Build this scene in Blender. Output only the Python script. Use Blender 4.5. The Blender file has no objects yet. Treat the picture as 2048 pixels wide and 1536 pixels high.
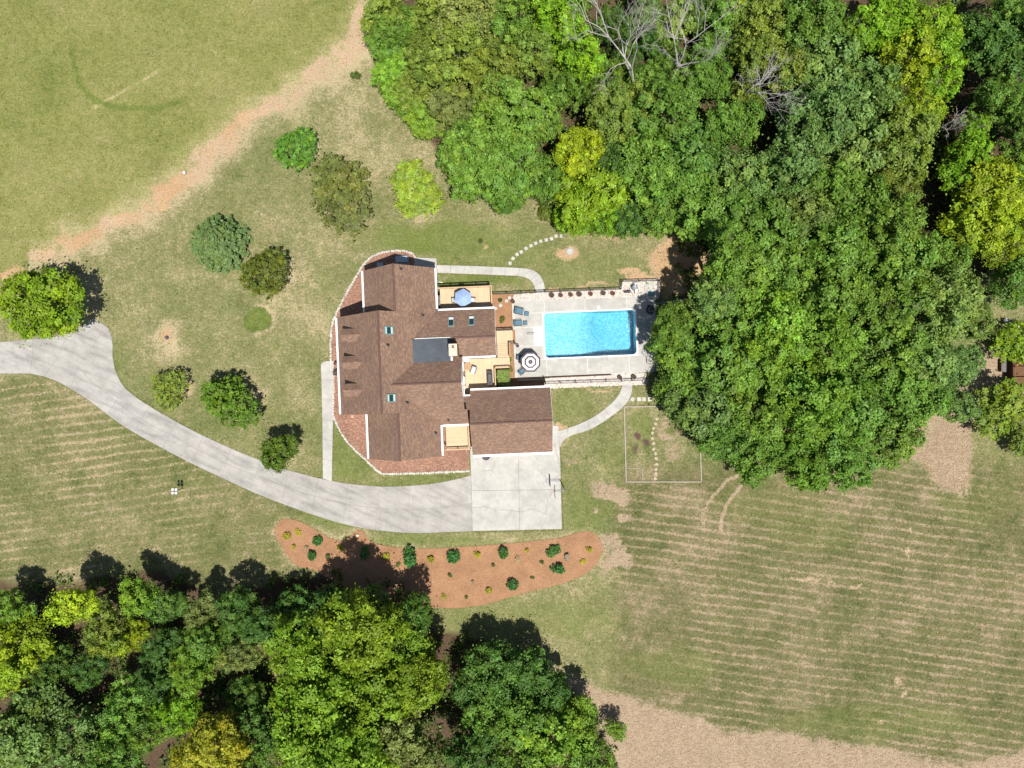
import bpy, math, random
import numpy as np
from mathutils import Vector, Matrix

# ------------------------------------------------------------------ scene, camera, sky, sun
sc = bpy.context.scene
C = sc.collection
S, H = 16.0, 88.0                 # photo pixels per metre on the ground, camera height
SUN = Vector((0.435, -0.90, 0)).normalized() * math.cos(math.radians(71.5)) + Vector((0, 0, math.sin(math.radians(71.5))))

cam = bpy.data.cameras.new('camera')
cam.sensor_fit = 'HORIZONTAL'
cam.angle = 2 * math.atan(1024 / S / H)
cam.clip_start = 1.0
cam.clip_end = 3000
camo = bpy.data.objects.new('camera', cam)
camo.location = (0, 0, H)
C.objects.link(camo)
sc.camera = camo

world = bpy.data.worlds.new('World')
sc.world = world
world.use_nodes = True
wn = world.node_tree
bg = wn.nodes['Background']
sky = wn.nodes.new('ShaderNodeTexSky')
sky.sky_type = 'NISHITA'
sky.sun_disc = False
sky.sun_elevation = math.radians(71.5)
sky.sun_rotation = math.atan2(SUN.x, SUN.y)
wn.links.new(sky.outputs[0], bg.inputs['Color'])
bg.inputs['Strength'].default_value = 0.065

sl = bpy.data.lights.new('sun', 'SUN')
sl.energy = 5.0
sl.angle = math.radians(0.53)
sl.color = (1.0, 0.955, 0.88)
slo = bpy.data.objects.new('sun', sl)
slo.rotation_euler = (-SUN).to_track_quat('-Z', 'Y').to_euler()
slo.location = (20, -40, 120)
C.objects.link(slo)

sc.render.engine = 'CYCLES'
sc.view_settings.view_transform = 'Standard'
sc.view_settings.look = 'None'
sc.view_settings.exposure = 0.30
sc.view_settings.gamma = 1.0

RNG = np.random.default_rng(7)
random.seed(7)

# ------------------------------------------------------------------ coordinates
def W(px, py, z=0.0):
    """a point of the place that the camera 88 m up sees at photo pixel px, py when it lies at height z"""
    k = (H - z) / H / S
    return Vector(((px - 1024) * k, (768 - py) * k, z))
TH = math.radians(2.4)             # the house and pool stand turned by this angle
HO = W(880, 740)
RH = Matrix.Rotation(TH, 3, 'Z')
def HW(x, y, z=0.0):
    """house frame -> world"""
    return HO + RH @ Vector((x, y, z))
def HL(px, py, z=0.0):
    """photo pixel at height z -> house frame"""
    return RH.transposed() @ (W(px, py, z) - HO)

# ------------------------------------------------------------------ materials
MATS = {}
def new_mat(name):
    m = bpy.data.materials.new(name)
    m.use_nodes = True
    return m, m.node_tree.nodes, m.node_tree.links, m.node_tree.nodes['Principled BSDF']
def nd(N, t, **kw):
    n = N.new(t)
    for k, v in kw.items():
        setattr(n, k, v)
    return n
def noise(N, L, vec, scale, detail=4, rough=0.6):
    n = nd(N, 'ShaderNodeTexNoise')
    n.inputs['Scale'].default_value = scale
    n.inputs['Detail'].default_value = detail
    n.inputs['Roughness'].default_value = rough
    if vec is not None:
        L.new(vec, n.inputs['Vector'])
    return n.outputs['Fac']
def ramp(N, L, fac, stops):
    r = nd(N, 'ShaderNodeValToRGB')
    e = r.color_ramp.elements
    while len(e) < len(stops):
        e.new(0.5)
    for i, (p, c) in enumerate(stops):
        e[i].position = p
        e[i].color = (c, c, c, 1) if isinstance(c, (int, float)) else (*c, 1)
    L.new(fac, r.inputs['Fac'])
    return r.outputs['Color']
def mix(N, L, fac, a, b, mode='MIX'):
    n = nd(N, 'ShaderNodeMix', data_type='RGBA', blend_type=mode)
    def put(i, v):
        if isinstance(v, (int, float)):
            n.inputs[i].default_value = v if i == 0 else (v, v, v, 1)
        elif isinstance(v, tuple):
            n.inputs[i].default_value = (*v, 1)
        else:
            L.new(v, n.inputs[i])
    put(0, fac); put(6, a); put(7, b)
    return n.outputs[2]
def math_(N, L, op, a, b=None, clamp=False):
    n = nd(N, 'ShaderNodeMath', operation=op, use_clamp=clamp)
    for i, v in enumerate((a, b)):
        if v is None: continue
        if isinstance(v, (int, float)): n.inputs[i].default_value = v
        else: L.new(v, n.inputs[i])
    return n.outputs[0]
def bump(N, L, b, h, strength, dist):
    n = nd(N, 'ShaderNodeBump')
    n.inputs['Strength'].default_value = strength
    n.inputs['Distance'].default_value = dist
    L.new(h, n.inputs['Height'])
    L.new(n.outputs['Normal'], b.inputs['Normal'])
def pos(N):
    return nd(N, 'ShaderNodeNewGeometry').outputs['Position']
def attr(N, name):
    return nd(N, 'ShaderNodeAttribute', attribute_name=name)

def mat(name, a, b=None, scale=3.0, rough=0.7, metal=0.0, spec=0.3, bmp=0.0, bscale=None, rnd=0.0, stain=0.0):
    """two-tone noisy paint / stone / wood; rnd = brightness change from object to object"""
    if name in MATS: return MATS[name]
    m, N, L, B = new_mat(name)
    b = b or tuple(c * 0.8 for c in a)
    p = pos(N)
    f = noise(N, L, p, scale, 5, 0.65)
    col = mix(N, L, ramp(N, L, f, [(0.3, 0.0), (0.7, 1.0)]), a, b)
    if stain:
        g = noise(N, L, p, 0.45, 5, 0.7)
        s = ramp(N, L, g, [(0.35, 1.0 - stain), (0.6, 1.0)])
        col = mix(N, L, 1.0, col, s, 'MULTIPLY')
    if rnd:
        oi = nd(N, 'ShaderNodeObjectInfo')
        r = ramp(N, L, oi.outputs['Random'], [(0.0, 1 - rnd), (1.0, 1.0)])
        col = mix(N, L, 1.0, col, r, 'MULTIPLY')
    L.new(col, B.inputs['Base Color'])
    B.inputs['Roughness'].default_value = rough
    B.inputs['Metallic'].default_value = metal
    B.inputs['Specular IOR Level'].default_value = spec
    if bmp:
        bump(N, L, B, noise(N, L, p, bscale or scale * 6, 4), bmp, 0.02)
    MATS[name] = m
    return m

concrete = mat('concrete', (0.40, 0.385, 0.36), (0.34, 0.325, 0.30), 2.2, 0.85, rnd=0.06, stain=0.16, bmp=0.25, bscale=30)
concrete_new = mat('concrete_pale', (0.505, 0.49, 0.455), (0.425, 0.41, 0.38), 1.6, 0.85, rnd=0.07, stain=0.20, bmp=0.25, bscale=30)
concrete_old = mat('concrete_weathered', (0.43, 0.412, 0.385), (0.37, 0.353, 0.33), 1.2, 0.85, rnd=0.09, stain=0.20, bmp=0.25, bscale=25)
def add_streaks(m, angle, lo):
    N, L = m.node_tree.nodes, m.node_tree.links; B = N['Principled BSDF']
    src = B.inputs['Base Color'].links[0].from_socket
    mp = nd(N, 'ShaderNodeMapping'); mp.vector_type = 'TEXTURE'
    mp.inputs['Rotation'].default_value = (0, 0, angle); mp.inputs['Scale'].default_value = (5.0, .8, 1)
    L.new(pos(N), mp.inputs['Vector'])
    f = noise(N, L, mp.outputs['Vector'], 1.0, 5, .65)
    L.new(mix(N, L, 1.0, src, ramp(N, L, f, [(0.34, lo), (0.52, 1.0), (0.7, 1.05)]), 'MULTIPLY'), B.inputs['Base Color'])
add_streaks(concrete_old, math.radians(-23), 0.74)
joint_dark = mat('joint_dirt', (0.23, 0.21, 0.18), (0.15, 0.13, 0.11), 5)
joint_pale = mat('joint_caulk', (0.68, 0.66, 0.62), (0.6, 0.58, 0.54), 5)
white_paint = mat('white_paint', (0.82, 0.82, 0.82), (0.76, 0.76, 0.77), 1.5, 0.45)
white_plastic = mat('white_plastic', (0.8, 0.8, 0.78), (0.72, 0.72, 0.7), 4, 0.4)
siding = mat('white_siding', (0.70, 0.69, 0.67), (0.62, 0.61, 0.6), 2, 0.6)
deck_wood = mat('deck_boards', (0.66, 0.50, 0.325), (0.58, 0.435, 0.28), 4, 0.65, rnd=0.10, stain=0.08)
rail_wood = mat('rail_wood', (0.55, 0.39, 0.23), (0.47, 0.33, 0.2), 4, 0.65)
black_metal = mat('black_metal', (0.025, 0.025, 0.03), (0.045, 0.045, 0.05), 6, 0.45)
grey_metal = mat('grey_metal', (0.32, 0.36, 0.40), (0.26, 0.3, 0.34), 5, 0.45, 0.3)
steel = mat('stainless_steel', (0.75, 0.76, 0.78), (0.65, 0.66, 0.68), 5, 0.22, 0.9)
flat_roof_m = mat('roof_membrane', (0.085, 0.10, 0.12), (0.065, 0.08, 0.095), 1.5, 0.8, stain=0.25)
glass_m = mat('window_glass', (0.02, 0.03, 0.035), (0.03, 0.04, 0.05), 2, 0.08, spec=0.6)
glass_teal = mat('skylight_glass', (0.015, 0.05, 0.055), (0.02, 0.03, 0.035), 4, 0.1, spec=0.6)
sky_frame = mat('skylight_frame', (0.20, 0.30, 0.28), (0.16, 0.24, 0.23), 5, 0.5)
teal_blind = mat('skylight_shade', (0.45, 0.62, 0.58), (0.4, 0.56, 0.52), 5, 0.5)
chim_cap = mat('chimney_cap', (0.70, 0.60, 0.48), (0.58, 0.5, 0.4), 6, 0.85, stain=0.2)
terracotta = mat('terracotta', (0.33, 0.13, 0.07), (0.24, 0.09, 0.05), 8, 0.8)
pot_dark = mat('pot_brown', (0.16, 0.11, 0.09), (0.10, 0.075, 0.06), 8, 0.7)
soil = mat('potting_soil', (0.09, 0.06, 0.045), (0.05, 0.035, 0.03), 20, 0.95)
blue_canvas = mat('blue_canvas', (0.30, 0.42, 0.66), (0.26, 0.37, 0.60), 2, 0.9)
stripe_dark = mat('dark_canvas', (0.115, 0.085, 0.11), (0.095, 0.07, 0.09), 2, 0.9)
stripe_white = mat('white_canvas', (0.82, 0.81, 0.80), (0.76, 0.75, 0.75), 2, 0.9)
cushion = mat('steel_blue_cushion', (0.105, 0.20, 0.27), (0.085, 0.165, 0.23), 5, 0.9)
pale_cushion = mat('pale_fabric', (0.60, 0.64, 0.66), (0.5, 0.54, 0.57), 6, 0.9)
frame_brown = mat('dark_brown_frame', (0.06, 0.04, 0.035), (0.09, 0.06, 0.05), 6, 0.6)
stone_pale = mat('pale_stone', (0.64, 0.61, 0.555), (0.47, 0.44, 0.39), 7, 0.9, rnd=0.25, bmp=0.5)
gravel_m = mat('white_river_rock', (0.72, 0.69, 0.65), (0.44, 0.37, 0.31), 5, 0.9)
paver_m = mat('grey_paver', (0.55, 0.53, 0.49), (0.42, 0.40, 0.37), 6, 0.9, rnd=0.15, bmp=0.3)
bark = mat('bark', (0.13, 0.105, 0.085), (0.08, 0.065, 0.05), 5, 0.95, bmp=0.6)
dead_bark = mat('bleached_bark', (0.50, 0.47, 0.44), (0.37, 0.345, 0.32), 3, 0.9)
grey_wood = mat('grey_wood', (0.22, 0.20, 0.19), (0.15, 0.135, 0.125), 5, 0.85, rnd=0.2)
timber_pale = mat('pale_timber', (0.42, 0.37, 0.31), (0.33, 0.29, 0.24), 6, 0.85)
timber_brown = mat('brown_timber', (0.10, 0.05, 0.03), (0.07, 0.035, 0.022), 6, 0.85)
brown_roof = mat('brown_boards', (0.16, 0.085, 0.045), (0.11, 0.055, 0.03), 3, 0.85)
red_rim = mat('orange_rim', (0.55, 0.11, 0.04), None, 5, 0.5)
blue_pole_m = mat('blue_pole', (0.30, 0.48, 0.60), (0.25, 0.42, 0.54), 3, 0.35)
green_plastic = mat('green_plastic', (0.06, 0.40, 0.09), None, 5, 0.5)
aqua_plastic = mat('aqua_hose', (0.10, 0.42, 0.55), None, 5, 0.5)
pink_m = mat('pink_concrete', (0.66, 0.36, 0.32), (0.6, 0.32, 0.28), 5, 0.8)
plum_mat = mat('dark_rubber', (0.07, 0.06, 0.07), (0.10, 0.085, 0.10), 4, 0.9)
purple_m = mat('mauve_cloth', (0.22, 0.20, 0.34), (0.3, 0.28, 0.44), 8, 0.9)
tank_m = mat('tank_grey', (0.30, 0.32, 0.36), (0.22, 0.24, 0.28), 4, 0.5)

def make_brick():
    m, N, L, B = new_mat('red_brick')
    b = nd(N, 'ShaderNodeTexBrick')
    tc = nd(N, 'ShaderNodeTexCoord')
    L.new(tc.outputs['Object'], b.inputs['Vector'])
    b.inputs['Color1'].default_value = (0.34, 0.13, 0.08, 1)
    b.inputs['Color2'].default_value = (0.26, 0.09, 0.06, 1)
    b.inputs['Mortar'].default_value = (0.4, 0.35, 0.3, 1)
    b.inputs['Scale'].default_value = 1.0
    b.inputs['Brick Width'].default_value = 0.21
    b.inputs['Row Height'].default_value = 0.075
    b.inputs['Mortar Size'].default_value = 0.008
    L.new(b.outputs['Color'], B.inputs['Base Color'])
    B.inputs['Roughness'].default_value = 0.85
    return m
brick_m = make_brick()

def make_shingle():
    m, N, L, B = new_mat('asphalt_shingles')
    uv = nd(N, 'ShaderNodeUVMap', uv_map='UVMap').outputs['UV']
    b = nd(N, 'ShaderNodeTexBrick')
    b.offset = 0.37
    L.new(uv, b.inputs['Vector'])
    b.inputs['Color1'].default_value = (0.0, 0.0, 0.0, 1)
    b.inputs['Color2'].default_value = (1.0, 1.0, 1.0, 1)
    b.inputs['Mortar'].default_value = (0.1, 0.1, 0.1, 1)
    b.inputs['Scale'].default_value = 1.0
    b.inputs['Brick Width'].default_value = 0.30
    b.inputs['Row Height'].default_value = 0.145
    b.inputs['Mortar Size'].default_value = 0.012
    b.inputs['Bias'].default_value = 0.0
    mp = nd(N, 'ShaderNodeMapping')
    mp.inputs['Scale'].default_value = (1.0, 1.7, 1.0)
    L.new(uv, mp.inputs['Vector'])
    n1 = noise(N, L, mp.outputs['Vector'], 3.4, 4, 0.85)
    n2 = noise(N, L, uv, 0.35, 3)
    t = math_(N, L, 'ADD', math_(N, L, 'MULTIPLY', b.outputs['Color'], 0.5), math_(N, L, 'MULTIPLY', n1, 0.85))
    col = ramp(N, L, t, [(0.15, (0.115, 0.090, 0.084)), (0.44, (0.195, 0.127, 0.099)), (0.72, (0.245, 0.157, 0.114)), (1.0, (0.37, 0.235, 0.150))])
    col = mix(N, L, 1.0, col, ramp(N, L, n2, [(0.3, 0.88), (0.7, 1.06)]), 'MULTIPLY')
    L.new(col, B.inputs['Base Color'])
    B.inputs['Roughness'].default_value = 0.95
    B.inputs['Specular IOR Level'].default_value = 0.15
    bump(N, L, B, b.outputs['Fac'], 0.35, 0.02)
    return m
shingle = make_shingle()

def make_mulch(name, cols, sc_=5.5):
    m, N, L, B = new_mat(name)
    p = pos(N)
    mp = nd(N, 'ShaderNodeMapping'); mp.inputs['Scale'].default_value = (1, 1.8, 1)
    L.new(p, mp.inputs['Vector'])
    f = noise(N, L, mp.outputs['Vector'], sc_, 6, 0.85)
    g = noise(N, L, p, 0.5, 3)
    col = ramp(N, L, f, [(0.28, cols[0]), (0.46, cols[1]), (0.56, cols[2]), (0.72, cols[3])])
    col = mix(N, L, 1.0, col, ramp(N, L, g, [(0.3, 0.82), (0.7, 1.08)]), 'MULTIPLY')
    L.new(col, B.inputs['Base Color'])
    B.inputs['Roughness'].default_value = 0.95
    B.inputs['Specular IOR Level'].default_value = 0.1
    bump(N, L, B, f, 0.8, 0.06)
    return m
mulch_house = make_mulch('bark_mulch', [(0.11, 0.055, 0.042), (0.25, 0.135, 0.095), (0.35, 0.20, 0.142), (0.72, 0.56, 0.43)], 3.4)
mulch_isle = make_mulch('pine_straw', [(0.20, 0.104, 0.058), (0.315, 0.172, 0.094), (0.37, 0.210, 0.118), (0.48, 0.30, 0.18)], 4.2)

def make_leaf(name, gloss=0.35):
    """foliage: the tree's own colour (object colour), varied from clump to clump and leaf to leaf"""
    m, N, L, B = new_mat(name)
    oi = nd(N, 'ShaderNodeObjectInfo')
    v = attr(N, 'leafvar').outputs['Fac']
    q = attr(N, 'clumpvar').outputs['Fac']
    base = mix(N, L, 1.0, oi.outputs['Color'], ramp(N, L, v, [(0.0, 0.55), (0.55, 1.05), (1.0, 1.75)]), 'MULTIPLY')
    tint = ramp(N, L, q, [(0.0, (0.84, 0.94, 1.0)), (0.5, (1.0, 1.0, 1.0)), (1.0, (1.22, 1.10, 0.85))])
    base = mix(N, L, 1.0, base, tint, 'MULTIPLY')
    L.new(base, B.inputs['Base Color'])
    B.inputs['Roughness'].default_value = 0.55
    B.inputs['Specular IOR Level'].default_value = gloss
    tr = nd(N, 'ShaderNodeBsdfTranslucent')
    L.new(mix(N, L, 1.0, base, (1.25, 1.25, 0.5), 'MULTIPLY'), tr.inputs['Color'])
    ms = nd(N, 'ShaderNodeMixShader')
    ms.inputs[0].default_value = 0.28
    L.new(B.outputs[0], ms.inputs[1]); L.new(tr.outputs[0], ms.inputs[2])
    L.new(ms.outputs[0], N['Material Output'].inputs['Surface'])
    return m
leaf_m = make_leaf('leaves')

# ------------------------------------------------------------------ mesh builder
class MB:
    def __init__(s):
        s.v, s.f, s.mi = [], [], []
    def add(s, vs, fs, mi=0, M=None):
        o = len(s.v)
        s.v += [tuple(M @ Vector(q)) if M is not None else tuple(q) for q in vs]
        s.f += [tuple(i + o for i in q) for q in fs]
        s.mi += [mi] * len(fs)
        return s
    def box(s, x0, x1, y0, y1, z0, z1, M=None, mi=0):
        vs = [(x, y, z) for z in (z0, z1) for (x, y) in ((x0, y0), (x1, y0), (x1, y1), (x0, y1))]
        return s.add(vs, [(3, 2, 1, 0), (4, 5, 6, 7), (0, 1, 5, 4), (1, 2, 6, 5), (2, 3, 7, 6), (3, 0, 4, 7)], mi, M)
    def cbox(s, c, d, M=None, mi=0):
        return s.box(c[0] - d[0] / 2, c[0] + d[0] / 2, c[1] - d[1] / 2, c[1] + d[1] / 2, c[2] - d[2] / 2, c[2] + d[2] / 2, M, mi)
    def prism(s, poly, z0, z1, M=None, mi=0):
        n = len(poly)
        if sum(poly[i][0] * poly[(i + 1) % n][1] - poly[(i + 1) % n][0] * poly[i][1] for i in range(n)) < 0:
            poly = list(poly)[::-1]
        vs = [(q[0], q[1], z0) for q in poly] + [(q[0], q[1], z1) for q in poly]
        fs = [tuple(range(n))[::-1], tuple(range(n, 2 * n))] + [(i, (i + 1) % n, n + (i + 1) % n, n + i) for i in range(n)]
        return s.add(vs, fs, mi, M)
    def tube(s, a, b, r0, r1=None, n=8, mi=0, M=None, cap=True):
        r1 = r0 if r1 is None else r1
        a, b = Vector(a), Vector(b)
        d = (b - a).normalized()
        u = d.orthogonal().normalized(); w = d.cross(u)
        vs = []
        for p, r in ((a, r0), (b, r1)):
            for i in range(n):
                t = 2 * math.pi * i / n
                vs.append(p + u * (r * math.cos(t)) + w * (r * math.sin(t)))
        fs = [(i, (i + 1) % n, n + (i + 1) % n, n + i) for i in range(n)]
        if cap: fs += [tuple(range(n))[::-1], tuple(range(n, 2 * n))]
        return s.add(vs, fs, mi, M)
    def path(s, pts, r, n=6, M=None):
        for a, b in zip(pts[:-1], pts[1:]): s.tube(a, b, r, r, n, M=M)
        return s
    def lathe(s, prof, n=16, M=None, mi=0, phase=0.0):
        vs, fs = [], []
        for r, z in prof:
            for i in range(n):
                t = 2 * math.pi * i / n + phase
                vs.append((r * math.cos(t), r * math.sin(t), z))
        for k in range(len(prof) - 1):
            for i in range(n):
                fs.append((k * n + i, k * n + (i + 1) % n, (k + 1) * n + (i + 1) % n, (k + 1) * n + i))
        return s.add(vs, fs, mi, M)
    def mesh(s, name, mats, smooth=False):
        me = bpy.data.meshes.new(name)
        me.from_pydata(s.v, [], s.f)
        for m in (mats if isinstance(mats, (list, tuple)) else [mats]): me.materials.append(m)
        if any(s.mi): me.polygons.foreach_set('material_index', s.mi)
        if smooth: me.polygons.foreach_set('use_smooth', [True] * len(me.polygons))
        me.update()
        return me
    def build(s, name, mats, parent=None, smooth=False):
        return link(name, s.mesh(name, mats, smooth), parent)

def link(name, me, parent=None, loc=None, rz=None):
    o = bpy.data.objects.new(name, me)
    C.objects.link(o)
    if parent is not None: o.parent = parent
    if loc is not None: o.location = loc
    if rz is not None: o.rotation_euler = (0, 0, rz)
    return o
def tag(o, label=None, cat=None, group=None, kind=None):
    if label: o['label'] = label
    if cat: o['category'] = cat
    if group: o['group'] = group
    if kind: o['kind'] = kind
    return o
def thing(name, label, cat, loc=(0, 0, 0), rz=0.0, group=None):
    o = link(name, None, None, loc, rz)
    o.empty_display_size = 0.2
    return tag(o, label, cat, group)
def copy_tree(o, parent=None):
    c = o.copy(); C.objects.link(c); c.parent = parent
    for ch in list(o.children): copy_tree(ch, c)
    return c
def ordinal(i):
    w = ['first', 'second', 'third', 'fourth', 'fifth', 'sixth', 'seventh', 'eighth', 'ninth', 'tenth', 'eleventh', 'twelfth', 'thirteenth', 'fourteenth', 'fifteenth', 'sixteenth', 'seventeenth', 'eighteenth', 'nineteenth', 'twentieth', 'twenty-first', 'twenty-second', 'twenty-third']
    return w[i]

def spline(pts, closed=False, step=4):
    """Catmull-Rom through points"""
    P = [Vector((p[0], p[1], 0)) for p in pts]
    n = len(P); out = []
    for i in range(n if closed else n - 1):
        p0 = P[(i - 1) % n] if closed or i > 0 else P[0]
        p1, p2 = P[i], P[(i + 1) % n]
        p3 = P[(i + 2) % n] if closed or i + 2 < n else P[-1]
        for k in range(step):
            t = k / step
            q = 0.5 * ((2 * p1) + (p2 - p0) * t + (2 * p0 - 5 * p1 + 4 * p2 - p3) * t * t + (3 * p1 - p0 - 3 * p2 + p3) * t ** 3)
            out.append((q.x, q.y))
    if not closed: out.append((P[-1].x, P[-1].y))
    return out
def wpoly(pts): return [tuple(W(*p)[:2]) for p in pts]
def inset(poly, d):
    """pull a polygon's corners in by d along its bisectors"""
    n = len(poly); area = sum(poly[i][0] * poly[(i + 1) % n][1] - poly[(i + 1) % n][0] * poly[i][1] for i in range(n))
    P = list(poly) if area > 0 else list(poly)[::-1]
    out = []
    for i in range(n):
        a, b, c = Vector(P[i - 1]), Vector(P[i]), Vector(P[(i + 1) % n])
        e1, e2 = b - a, c - b
        if e1.length < 1e-5 or e2.length < 1e-5: out.append(tuple(b)); continue
        e1.normalize(); e2.normalize()
        n1, n2 = Vector((-e1.y, e1.x)), Vector((-e2.y, e2.x))
        m = n1 + n2
        if m.length < 0.2: out.append(tuple(b)); continue
        m.normalize()
        out.append(tuple(b + m * (d / max(0.35, m.dot(n1)))))
    return out
def in_poly(x, y, poly):
    inside = np.zeros(x.shape, bool)
    n = len(poly)
    for i in range(n):
        x0, y0 = poly[i]; x1, y1 = poly[(i + 1) % n]
        if y0 == y1: continue
        c = ((y0 > y) != (y1 > y)) & (x < (x1 - x0) * (y - y0) / (y1 - y0) + x0)
        inside ^= c
    return inside
def poly_dist(x, y, pts, closed=False):
    d = np.full(x.shape, 1e9)
    n = len(pts)
    for i in range(n if closed else n - 1):
        x0, y0 = pts[i]; x1, y1 = pts[(i + 1) % n]
        dx, dy = x1 - x0, y1 - y0
        t = np.clip(((x - x0) * dx + (y - y0) * dy) / (dx * dx + dy * dy + 1e-9), 0, 1)
        d = np.minimum(d, np.hypot(x - x0 - t * dx, y - y0 - t * dy))
    return d
def vnoise(x, y, scale, seed):
    r = np.random.default_rng(seed).random((64, 64))
    u, v = x / scale, y / scale
    iu, iv = np.floor(u).astype(int), np.floor(v).astype(int)
    fu, fv = u - iu, v - iv
    fu, fv = fu * fu * (3 - 2 * fu), fv * fv * (3 - 2 * fv)
    g = lambda a, b: r[a % 64, b % 64]
    return (g(iu, iv) * (1 - fu) + g(iu + 1, iv) * fu) * (1 - fv) + (g(iu, iv + 1) * (1 - fu) + g(iu + 1, iv + 1) * fu) * fv
def fbm(x, y, scale, seed, o=4):
    s = 0; a = 1; t = 0
    for k in range(o):
        s = s + a * vnoise(x, y, scale / 2 ** k, seed + k); t += a; a *= 0.55
    return s / t
def sstep(a, b, x):
    t = np.clip((x - a) / (b - a), 0, 1)
    return t * t * (3 - 2 * t)

# ------------------------------------------------------------------ outlines (photo pixels, at ground level)
WOOD_NE = [(735, -200), (750, 60), (770, 150), (800, 215), (850, 280), (900, 350), (960, 400), (1060, 405), (1130, 460), (1250, 460), (1300, 440), (1340, 470),
           (1345, 560), (1330, 640), (1310, 740), (1345, 860), (1420, 900), (1520, 905), (1700, 900), (1790, 860), (1820, 820), (1860, 700), (1890, 620),
           (1960, 560), (2400, 560), (2400, -300), (735, -300)]
WOOD_SW = [(-300, 1180), (60, 1160), (200, 1150), (330, 1140), (440, 1190), (560, 1150), (700, 1150), (840, 1180), (880, 1260), (960, 1270), (1080, 1300), (1130, 1360), (1190, 1420), (1240, 1536), (1240, 1800), (-300, 1800)]
ISLE = [(550, 1063), (562, 1040), (590, 1040), (622, 1054), (661, 1076), (685, 1081), (703, 1070), (714, 1061), (727, 1063), (740, 1081), (773, 1092), (836, 1097), (935, 1093),
        (1047, 1084), (1118, 1076), (1153, 1066), (1177, 1062), (1195, 1074), (1205, 1095), (1198, 1120), (1170, 1148), (1118, 1169), (1047, 1186), (977, 1207), (924, 1215), (882, 1216),
        (800, 1210), (695, 1176), (625, 1139), (597, 1133), (573, 1109)]
BORDER_A = [(831, 533), (830, 514), (822, 506), (805, 502), (785, 502), (765, 505), (745, 513), (728, 528), (715, 548), (700, 575), (685, 601), (675, 622), (667, 640), (663, 660), (661, 685), (662, 722)]
BORDER_B = [(666, 830), (672, 845), (682, 865), (695, 884), (715, 905), (735, 923), (750, 938), (762, 946), (778, 948), (850, 946), (938, 942)]
PATCH_TRACK = [(1500, 940), (1450, 960), (1425, 990), (1412, 1030), (1405, 1060)]
POOL = (13.25, 24.65, 0.93, 6.50)       # house frame

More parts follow.
